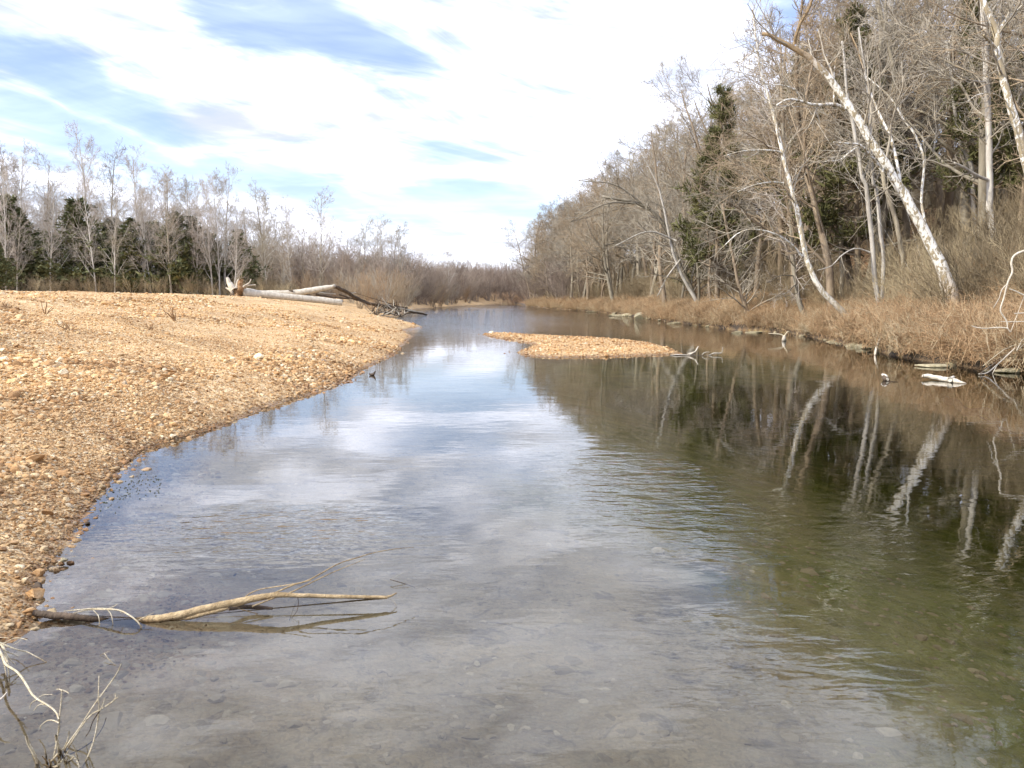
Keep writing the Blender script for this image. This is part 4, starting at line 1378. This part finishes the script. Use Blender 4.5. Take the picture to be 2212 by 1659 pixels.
stub_plant('dead stub with upright twigs, tallest one on the gravel bar', 378, 693, 0, 7, 40, 1, (-.25, 0), 'root', .03)
stub_plant('low many-pronged dead stub left below the tallest one', 322, 712, 0, 8, 22, 2, (0, 0), 'root', .025)
stub_plant('dead twig fork at left on the gravel bar', 143, 712, 0, 7, 30, 3, (0, 0), 'root', .02)
stub_plant('thin crooked dead stem left of the twig fork', 96, 678, 0, 4, 36, 4, (0, 0), 'root', .025)
stub_plant('small dead stub at the left edge of the gravel bar', 12, 665, 0, 6, 20, 5, (0, 0), 'root', .03)
stub_plant('small grey twig lying against the slope of the bar', 350, 882, 0, 1, 22, 6, (.4, 0), 'drift', .012)

# ------------------------------------------------------------------ foreground: branch in the water, stones, dry stems
def c6(*pts):      # enlargement of the lower left
    return [(x * .4289, y * .4289 + 1152.1) for x, y in pts]


def water_branch():
    o0 = P(296, 1341)
    t = thing('fallen_branch', 'tan forked branch rising out of the shallow water at lower left', 'branch', o0)
    mm = .4289 * m_at(6.6)

    def run(name, pts, zs, r, mat, k=8, jit=.06, seed=0):
        pl = [P(px, py, z) - o0 for (px, py), z in zip(c6(*pts), zs)]
        return limb_obj(name, t, pl, np.array(r) * mm, M[mat], k, None, jit, seed)
    run('submerged_end', [(165, 400), (260, 412), (370, 420), (500, 436), (640, 445), (720, 442)], [.05, .03, .02, -.005, -.04, -.02], [14, 17, 17, 14, 15, 15], 'drift_dark', 10)
    run('main_stem', [(690, 442), (800, 428), (900, 412), (1050, 375), (1230, 338), (1370, 312), (1480, 312), (1600, 316), (1780, 320), (1950, 322)], [-.01, .02, .04, .07, .10, .125, .12, .10, .08, .06], [17, 18, 18, 18, 17, 14, 11, 10, 9, 8], 'drift_warm', 10)
    run('tip', [(1940, 324), (1970, 314), (1998, 300)], [.06, .065, .07], [7, 5, 3], 'drift_warm', 6)
    run('fork', [(850, 437), (950, 425), (1100, 388), (1200, 358), (1300, 330)], [.0, .02, .05, .075, .10], [6, 9, 10, 9, 7], 'drift_warm')
    run('stub', [(1150, 380), (1260, 368), (1372, 378)], [.06, .04, .03], [9, 10, 7], 'drift_dark')
    run('twig', [(1360, 310), (1470, 262), (1560, 232), (1700, 155), (1800, 122), (1880, 98), (1990, 78), (2085, 70)], [.12, .16, .2, .26, .29, .3, .3, .28], [4, 4, 3.5, 3, 3, 2.6, 2, 1.2], 'drift_warm', 5, 0)
    run('twig', [(1270, 368), (1380, 325), (1460, 298), (1600, 232), (1690, 190), (1840, 130)], [.08, .11, .13, .18, .22, .27], [4, 4, 3.4, 2.8, 2.4, 1.4], 'drift_warm', 5, 0)
    run('twig', [(1225, 330), (1260, 302), (1320, 280), (1460, 258), (1570, 236)], [.10, .13, .15, .18, .21], [3.4, 3, 2.6, 2.4, 1.4], 'drift_warm', 5, 0)
    run('twig', [(1180, 370), (1240, 390), (1300, 405)], [.06, .03, .0], [3, 2.5, 1.5], 'drift_warm', 5, 0)
    run('twig', [(1500, 320), (1502, 360), (1490, 400), (1455, 440)], [.12, .06, .03, -.02], [1.8, 1.6, 1.3, 1], 'drift_dark', 4, 0)
    run('twig', [(1955, 326), (1985, 345), (2000, 380)], [.06, .03, -.01], [2, 1.6, 1.2], 'drift', 4, 0)
    # bleached arching twigs over the sunken part
    o0 = P(*c6((600, 440))[0])
    t = thing('arched_twig', 'bleached arching twigs over the sunken end of the forked branch', 'twig', o0)
    run('stem', [(322, 392), (400, 384), (500, 378), (590, 385), (640, 405), (690, 442), (718, 482)], [.02, .05, .07, .08, .07, .04, -.01], [2, 3, 3.6, 4, 4, 3.5, 3], 'straw', 5, 0)
    run('stem', [(365, 403), (440, 386), (540, 384), (600, 386)], [.02, .05, .07, .08], [2, 2.6, 3, 3], 'straw', 5, 0)
    run('twig', [(540, 382), (560, 410), (570, 460)], [.07, .05, .0], [2.4, 2, 1.4], 'straw', 4, 0)
    run('twig', [(530, 384), (570, 370), (594, 354)], [.07, .085, .1], [2.2, 1.8, 1], 'straw', 4, 0)
    run('twig', [(470, 386), (497, 420), (502, 495)], [.06, .03, -.02], [2.2, 2, 1.4], 'straw', 4, 0)
    run('twig', [(690, 440), (740, 415), (774, 400)], [.03, .05, .06], [2, 1.6, 1], 'straw', 4, 0)
    run('twig', [(600, 386), (612, 402), (618, 400)], [.08, .06, .05], [2, 1.4, 1], 'straw', 4, 0)
    o0 = P(*c6((2010, 235))[0])
    t = thing('bent_twig', 'thin bent twig poking out of the water right of the forked branch', 'twig', o0)
    run('stem', [(2090, 272), (2020, 248), (1965, 233)], [-.02, .01, .03], [1.4, 1.6, 1.6], 'drift_dark', 4, 0)
    run('stem', [(1965, 233), (2000, 214), (2060, 186)], [.03, .05, .07], [1.4, 1.2, .8], 'drift', 4, 0)


water_branch()


def c7(*pts):      # enlargement of the lower left corner
    return [(x * .1912, y * .1912 + 1341.9) for x, y in pts]


def corner_plants():
    mm = .1912 * m_at(4.6)

    def run(t, o0, name, pts, z0, z1, r0, r1, mat='straw', k=5):
        n = len(pts)
        zs = z0 + (z1 - z0) * np.linspace(0, 1, n)
        pl = [P(px, py, z) - o0 for (px, py), z in zip(c7(*pts), zs)]
        limb_obj(name, t, pl, np.linspace(r0, r1, n) * mm * 1.2, M[mat], k, max(8, 4 * n))
    o0 = P(*c7((640, 1600))[0])
    t = thing('dry_plant', 'dead straw-coloured stems fanning up from the water in the lower left corner', 'dead plant', o0)
    S = [([(690, 1560), (760, 1400), (900, 1200), (1060, 950), (1230, 720), (1320, 590), (1372, 478)], -.05, .42, 9, 4),
         ([(700, 1560), (800, 1380), (950, 1150), (1040, 1050), (1120, 1005), (1240, 930), (1335, 855)], -.05, .34, 9, 4),
         ([(930, 1655), (990, 1540), (1060, 1350), (1100, 1150), (1118, 1000), (1112, 850), (1118, 615)], -.05, .42, 9, 4),
         ([(440, 1680), (410, 1560), (370, 1470), (320, 1380), (298, 1305)], -.03, .16, 16, 11), ([(900, 1680), (880, 1560), (855, 1470), (820, 1390)], -.03, .15, 9, 5),
         ([(525, 1560), (515, 1480), (490, 1400), (440, 1335)], -.03, .14, 8, 5), ([(600, 1600), (620, 1480), (650, 1300), (668, 1180), (672, 1080), (690, 920), (700, 780)], -.03, .36, 9, 5),
         ([(700, 790), (680, 770), (640, 768)], .36, .36, 5, 4), ([(690, 775), (740, 790), (780, 815)], .36, .35, 6, 5), ([(680, 1520), (665, 1440), (640, 1350), (632, 1290)], -.03, .13, 16, 11),
         ([(690, 1470), (740, 1400), (775, 1300), (778, 1240)], 0, .2, 6, 4), ([(550, 1620), (600, 1560), (660, 1490)], -.02, .08, 10, 9), ([(560, 1640), (640, 1640), (720, 1560)], -.02, .06, 12, 8),
         ([(1130, 1010), (1160, 950), (1186, 870)], .28, .36, 5, 3), ([(1260, 920), (1300, 870), (1302, 815)], .33, .36, 5, 3), ([(1120, 1020), (1050, 1130), (1010, 1240), (970, 1300)], .28, .02, 5, 3, 'drift_dark'),
         ([(668, 1150), (600, 1120), (530, 1125), (460, 1180), (458, 1215)], .24, .16, 6, 4), ([(750, 1520), (900, 1450), (1060, 1340), (1160, 1200), (1200, 1090)], -.02, .0, 7, 4, 'drift_dark'),
         ([(900, 1660), (860, 1560), (800, 1520), (720, 1500)], .02, .08, 9, 5)]
    for s in S:
        run(t, o0, 'stem', *s)
    rg = np.random.RandomState(4)
    for j in range(12):
        a = (rg.uniform(520, 760), rg.uniform(1540, 1660)); b = (a[0] + rg.uniform(-90, 90), a[1] - rg.uniform(20, 110))
        run(t, o0, 'stem', [a, ((a[0] + b[0]) / 2 + 10, (a[1] + b[1]) / 2), b], -.02, .09, rg.uniform(6, 13), 4, ('straw', 'drift_warm')[j % 2])
    o0 = P(*c7((60, 560))[0])
    t = thing('dry_plant', 'bleached dead twigs arching from the left edge above the dry stems', 'dead plant', o0)
    S = [([(-60, 200), (-20, 250), (60, 240), (150, 195), (230, 190), (310, 212)], .02, .10, 7, 4), ([(0, 240), (100, 285), (200, 322), (310, 348), (420, 405), (530, 466)], .12, .0, 10, 5),
         ([(-20, 300), (20, 380), (60, 480), (130, 530), (190, 570), (250, 640), (310, 735), (360, 820), (430, 885), (500, 925), (590, 985), (640, 1040), (665, 1110)], .10, .24, 15, 7),
         ([(30, 320), (120, 360), (210, 395)], .12, .06, 9, 5), ([(60, 350), (120, 440), (180, 490)], .1, .05, 7, 4), ([(30, 420), (60, 540), (76, 675)], .1, -.02, 8, 5), ([(80, 470), (95, 560), (108, 660)], .1, -.01, 8, 5),
         ([(200, 620), (220, 600), (270, 615)], .13, .15, 6, 4), ([(430, 880), (360, 920), (335, 985)], .18, .1, 5, 3), ([(500, 940), (440, 945), (380, 1010)], .2, .12, 5, 3), ([(430, 865), (500, 830), (600, 830)], .18, .2, 4, 3),
         ([(-40, 180), (40, 184), (100, 190)], .06, .08, 5, 3), ([(0, 250), (40, 300), (90, 500)], .1, .08, 18, 14), ([(140, 270), (200, 240), (235, 210)], .12, .14, 4, 2), ([(-40, 910), (20, 870), (80, 800)], .1, .14, 14, 5, 'drift_white')]
    for s in S:
        run(t, o0, 'stem', *s)
    o0 = P(*c7((1190, 390))[0])
    t = thing('floating_twig', 'short pale twig on the water between forked branch and dry stems', 'twig', o0)
    run(t, o0, 'stem', [(1130, 388), (1180, 360), (1240, 340)], .0, .03, 3, 2)
    run(t, o0, 'stem', [(1178, 362), (1230, 430), (1310, 502)], .03, .0, 5, 3)


corner_plants()


def rock(label, px, py, dims, seed, mat, z=0.0, rz=0.0, tilt=0.0, lift=0.2, name='rock', D=None, cat='rock'):
    p = P(px, py, z) if D is None else Q(px, py, D)
    if px > 1120:
        p = p * np.array([1 - .45 / p[1], 1 - .45 / p[1], 1]) + np.array([-.25, 0, 0])
    o = obj(name, rock_mesh(name, seed, M[mat], dims, 11, 4, False, (.5, .85), .012), None, p + np.array([0, 0, lift * dims[2]]))
    o.rotation_euler = (0, tilt, rz)
    return tag(o, label, cat)


rock('orange block of rock at the water edge of the gravel bar', 80, 1288, (.085, .075, .062), 12, 'rock_orange', 0, .5, .1, .35)
rock('round white stone on the small spit of stones', 139, 1211, (.030, .028, .024), 13, 'rock_pale', .03, 0, 0, .3)
for i, (px, py, r, lab) in enumerate([(118, 1216, .035, 'brown stone left of the round white stone'), (102, 1217, .03, 'leftmost brown stone of the small spit'), (134, 1219, .03, 'reddish stone under the round white stone'),
                                 (152, 1217, .026, 'flat grey stone right of the round white stone'), (108, 1228, .028, 'dark wet stone in front of the small spit'), (188, 1132, .03, 'single dark stone standing in the water off the gravel edge'), (80, 1270, .05, 'dark wet red stone behind the orange block')]):
    rock(lab, px, py, (r * 1.3, r, r * .7), 20 + i, 'rock_wet' if 'rock_wet' in M else 'drift_dark' if 'dark' in lab else 'root', 0, i, 0, .2)
bankrocks = [('long tilted slab of rock at the foot of the leaning grey tree', 1478, 690, (1.9, .8, .42), 40, 'rock_bank', -.35, .55), ('flat pale ledge in front of the tilted slab', 1462, 698, (1.0, .4, .12), 41, 'rock_pale', 0, .1),
             ('upright pale rock leaning on the bank under the dark rooted tree', 1622, 703, (.75, .5, .62), 42, 'rock_pale', -.5, .4), ('flat pale rock right of the upright pale rock', 1640, 718, (.62, .35, .10), 43, 'rock_pale', 0, .2),
             ('white rock at the water left of the upright pale rock', 1600, 719, (.35, .28, .14), 44, 'rock_pale', 0, .2), ('flat mossy pale rock beside the leaning stick', 1915, 756, (.55, .35, .14), 45, 'rock_pale', .05, .3),
             ('small mossy rock right of the stick', 1950, 763, (.25, .2, .12), 46, 'rock_bank', 0, .3), ('small pale block standing at the bank hollow', 1980, 769, (.17, .14, .18), 47, 'rock_pale', 0, .4),
             ('squarish pale rock under the overhanging brush', 2038, 775, (.26, .22, .22), 48, 'rock_pale', 0, .4), ('flat pale rock behind the white driftwood', 2030, 790, (.52, .34, .10), 49, 'rock_pale', 0, .3),
             ('long flat ledge stone along the water right of the flat pale rock', 2088, 786, (.60, .3, .11), 50, 'rock_pale', 0, .4), ('yellowish flat stone at the right edge waterline', 2200, 802, (.45, .3, .13), 51, 'rock_bank', 0, .4),
             ('low pale rock on the far right bank below bare shrubs', 1345, 682, (1.6, .6, .14), 52, 'rock_pale', 0, .3), ('pale boulder at the waterline far upstream on the right', 1205, 665, (1.6, 1.0, .5), 53, 'rock_bank', .1, .3),
             ('dark boulder where the right bank meets the far bend', 1160, 661, (2.0, 1.4, 1.5), 54, 'rock_bank', 0, .3), ('thin pale ledge between far boulder and the slab', 1290, 674, (1.6, .6, .16), 55, 'rock_pale', 0, .3)]
for lab, px, py, dims, sd, mt, tilt, lift in bankrocks:
    rock(lab, px, py, dims, sd, mt, 0, .1 * (sd % 7) - .3, tilt, lift)

brg = np.random.RandomState(77)
for i in range(26):
    yy = 24 + 90 * brg.rand() ** 1.3
    xx = np.interp(yy, RSH[:, 1], RSH[:, 0]) + brg.uniform(-.35, .12)
    r = .09 * math.exp(.6 * brg.randn()) * (1 + yy / 60)
    o = obj('bank_stone', rock_mesh('bank_stone', 400 + i % 9, M[('rock_bank', 'rock_bank', 'rock_bank', 'rock_pale')[i % 4]], (1.3, .8, .5), 10, 3, False, (.5, .85), .015), None, (xx, yy, .05 * r))
    o.scale = (r, r, r); o.rotation_euler = (0, 0, brg.uniform(0, 6.28))
    tag(o, 'small weathered stone lying along the foot of the right bank', 'stone', 'stones along the right bank')


def c3(*pts):      # enlargement of the right corner of the bank
    return [(x * .2043 + 1863.7, y * .2043 + 542.2) for x, y in pts]


def right_timber():
    # white driftwood floating in the pool
    o0 = P(*c3((860, 1385))[0]); mm = .2043 * m_at(o0[1])
    t = thing('white_driftwood', 'bright white driftwood log floating in the pool near the right bank', 'driftwood', o0)
    pl = [P(px, py, z) - o0 for (px, py), z in zip(c3((628, 1318), (720, 1325), (840, 1352), (930, 1365), (1010, 1385), (1095, 1402)), [.10, .09, .06, .05, .03, .0])]
    limb_obj('log', t, pl, np.array([17, 25, 26, 32, 24, 5]) * mm, M['drift_white'], 10, 26, .10)
    limb_obj('knob', t, [P(*c3((920, 1360))[0], .08) - o0, P(*c3((960, 1330))[0], .12) - o0], np.array([26, 14]) * mm, M['drift_white'], 8, 6)
    o0 = P(*c3((235, 1395))[0])
    t = thing('snag_stump', 'small snag with white tip standing out of the pool', 'driftwood', o0)
    limb_obj('stump', t, [P(*c3((250, 1400))[0], -.1) - o0, P(*c3((245, 1360))[0], .03) - o0, P(*c3((225, 1330))[0], .09) - o0], np.array([40, 32, 26]) * mm, M['drift_dark'], 8, 8, .1)
    limb_obj('tip', t, [P(*c3((262, 1360))[0], .04) - o0, P(*c3((235, 1325))[0], .10) - o0, P(*c3((208, 1305))[0], .13) - o0], np.array([12, 22, 14]) * mm, M['drift_white'], 8, 8, .1)
    limb_obj('twig', t, [P(*c3((270, 1380))[0], .02) - o0, P(*c3((370, 1382))[0], .01) - o0], np.array([5, 2]) * mm, M['drift_dark'], 5)
    o0 = P(*c3((130, 1105))[0]); mm = .2043 * m_at(o0[1])
    t = thing('leaning_stick', 'pale stick leaning out of the water against the right bank', 'stick', o0)
    limb_obj('stick', t, [P(*c3((125, 1115))[0], -.05) - o0, Q(*c3((140, 1040))[0], o0[1] + .3) - o0, Q(*c3((165, 960))[0], o0[1] + .8) - o0, Q(*c3((188, 915))[0], o0[1] + 1.1) - o0], np.array([11, 14, 11, 6]) * mm, M['drift_white'], 7, 12, .08)
    # snag near the island side of the bank
    o0 = P(1693, 737); mm = m_at(o0[1])
    t = thing('snag_stump', 'whitish stump standing in the water off the brushy bank', 'driftwood', o0)
    limb_obj('stump', t, [P(1694, 740, -.1) - o0, Q(1693, 734, o0[1]) - o0, Q(1694, 725, o0[1]) - o0], np.array([5, 4.6, 3]) * mm, M['drift_white'], 8, 9, .12)
    limb_obj('branch', t, [Q(1694, 727, o0[1]) - o0, Q(1685, 722, o0[1]) - o0, Q(1660, 720, o0[1]) - o0], np.array([1.5, 1.4, .8]) * mm, M['straw'], 5, 8)
    limb_obj('branch', t, [Q(1694, 726, o0[1]) - o0, Q(1702, 716, o0[1]) - o0, Q(1710, 720, o0[1] + .3) - o0], np.array([1.5, 1.2, .8]) * mm, M['straw'], 5, 8)
    # bare white branch hanging at the right edge
    o0 = P(*c3((1540, 1290))[0]); D = 25.0; mm = .2043 * m_at(D)
    t = thing('bleached_branch', 'crooked bleached branch hanging over the bank at the right edge', 'branch', o0)

    def run(pts, r0, r1, dd=0.0, mat='drift_white'):
        n = len(pts)
        pl = [Q(px, py, D + dd * j / (n - 1)) - o0 for j, (px, py) in enumerate(c3(*pts))]
        limb_obj('branch', t, pl, np.linspace(r0, r1, n) * mm, M[mat], 6, 4 * n + 4, .05)
    run([(1900, -40), (1700, 0), (1600, 50), (1570, 130), (1580, 220), (1530, 340), (1490, 500), (1455, 630), (1520, 740), (1530, 810), (1560, 858)], 13, 6)
    run([(1530, 815), (1420, 808), (1300, 818), (1200, 808), (1150, 790)], 7, 5)
    run([(1900, 745), (1705, 745), (1560, 748), (1455, 745)], 6, 3)
    run([(1900, 640), (1705, 655), (1600, 660)], 7, 4)
    run([(1900, 520), (1705, 465), (1620, 425), (1550, 400)], 10, 4)
    run([(1530, 345), (1470, 410), (1440, 500), (1380, 600)], 6, 3, 0, 'drift')
    run([(1900, 800), (1700, 930), (1660, 990), (1625, 1055)], 8, 5)
    o0 = P(*c3((1230, 1300))[0]); D = o0[1]
    t = thing('bleached_branch', 'pale forked branch dipping into the water at the right edge of the bank', 'branch', o0)
    run([(1640, 1000), (1540, 1090), (1400, 1220), (1310, 1288), (1225, 1302)], 7, 6, -.4)
    run([(1900, 900), (1560, 1010), (1400, 1110), (1270, 1215)], 4, 3, 0, 'straw')
    run([(1430, 1190), (1390, 1260), (1365, 1310)], 5, 3, 0, 'drift')
    # driftwood at the tip of the islet
    o0 = P(1500, 768); D = o0[1]
    t = thing('islet_driftwood', 'pale twiggy driftwood at the right tip of the gravel islet', 'driftwood', o0)

    def run2(pts, r0, r1, mat='drift'):
        n = len(pts)
        pl = [Q(x * .1991 + 1423, y * .1991 + 576, D + .05 * j) - o0 for j, (x, y) in enumerate(pts)]
        limb_obj('branch', t, pl, np.linspace(r0, r1, n) * .1991 * m_at(D), M[mat], 6, 4 * n + 2, .08)
    run2([(120, 965), (220, 955), (330, 962), (430, 965), (540, 962), (600, 935), (680, 930), (695, 870)], 8, 3)
    run2([(330, 955), (390, 925), (415, 890), (430, 865)], 9, 5, 'drift_white')
    run2([(390, 925), (350, 935), (310, 950)], 6, 4, 'drift_white')
    run2([(470, 955), (500, 930), (560, 925)], 5, 2)
    run2([(540, 962), (580, 945), (640, 945), (690, 935)], 4, 2)
    # dark wood poking up in mid river
    o0 = P(803, 811); mm = m_at(o0[1])
    t = thing('dark_snag', 'small dark snag poking out of mid river off the gravel bar', 'driftwood', o0)
    limb_obj('wood', t, [Q(797, 807, o0[1]) - o0, Q(803, 810, o0[1]) - o0, Q(808, 806, o0[1]) - o0, Q(811, 801, o0[1]) - o0], np.array([1.5, 3.4, 2.6, .6]) * mm, M['drift_dark'], 7, 12, .1)
    limb_obj('wood', t, [P(800, 812, -.1) - o0, Q(805, 808, o0[1]) - o0], np.array([3, 2]) * mm, M['drift_dark'], 6, 6)
    # logs lying on the river bed
    for lab, a, b, z, r in (('sunken dark log on the green river bed at lower right', (1885, 1385), (2260, 1640), -.95, .07), ('sunken log in the brown pool near the right bank', (2030, 862), (2260, 965), -.55, .10),
                            ('thin dark stick lying on the river bed above the forked branch', (475, 1280), (537, 1222), -.22, .016)):
        p0, p1 = P(*a, z), P(*b, z)
        g3 = Geo()
        q = np.linspace(0, 1, 14)[:, None]
        pp = p0 * (1 - q) + p1 * q
        pp = pp + r * .9 * np.random.RandomState(7).randn(14, 3)
        L = spline(pp, 30) - p0
        o = limb_obj('sunken_log' if r > .03 else 'sunken_stick', None, L, np.linspace(r, r * .7, 30), M['drift_dark'], 8, 30)
        o.location = tuple(p0)
        tag(o, lab, 'log' if r > .03 else 'stick')


right_timber()


def weeds():
    rg = np.random.RandomState(12)
    n = 150
    u = rg.uniform(215, 350, n); v = 1080 - (u - 215) * .28 + 14 * rg.randn(n)
    pts = np.array([P(a, b, .004) for a, b in zip(u, v)])
    m, g = new_mat('water_weed')
    finish(g, (0.05, 0.065, 0.02), .6)
    me = [rock_mesh('weed', 60 + i, m, (1, .6, .3), 4, 1, True) for i in range(2)]
    scatter('water_weed', 'specks of dark green water weed at the edge of the gravel bar', pts, np.stack([0 * u, 0 * u, rg.uniform(0, 6, n)], -1), np.repeat(rg.uniform(.006, .016, n)[:, None], 3, 1), rg.randint(0, 2, n), me)


weeds()
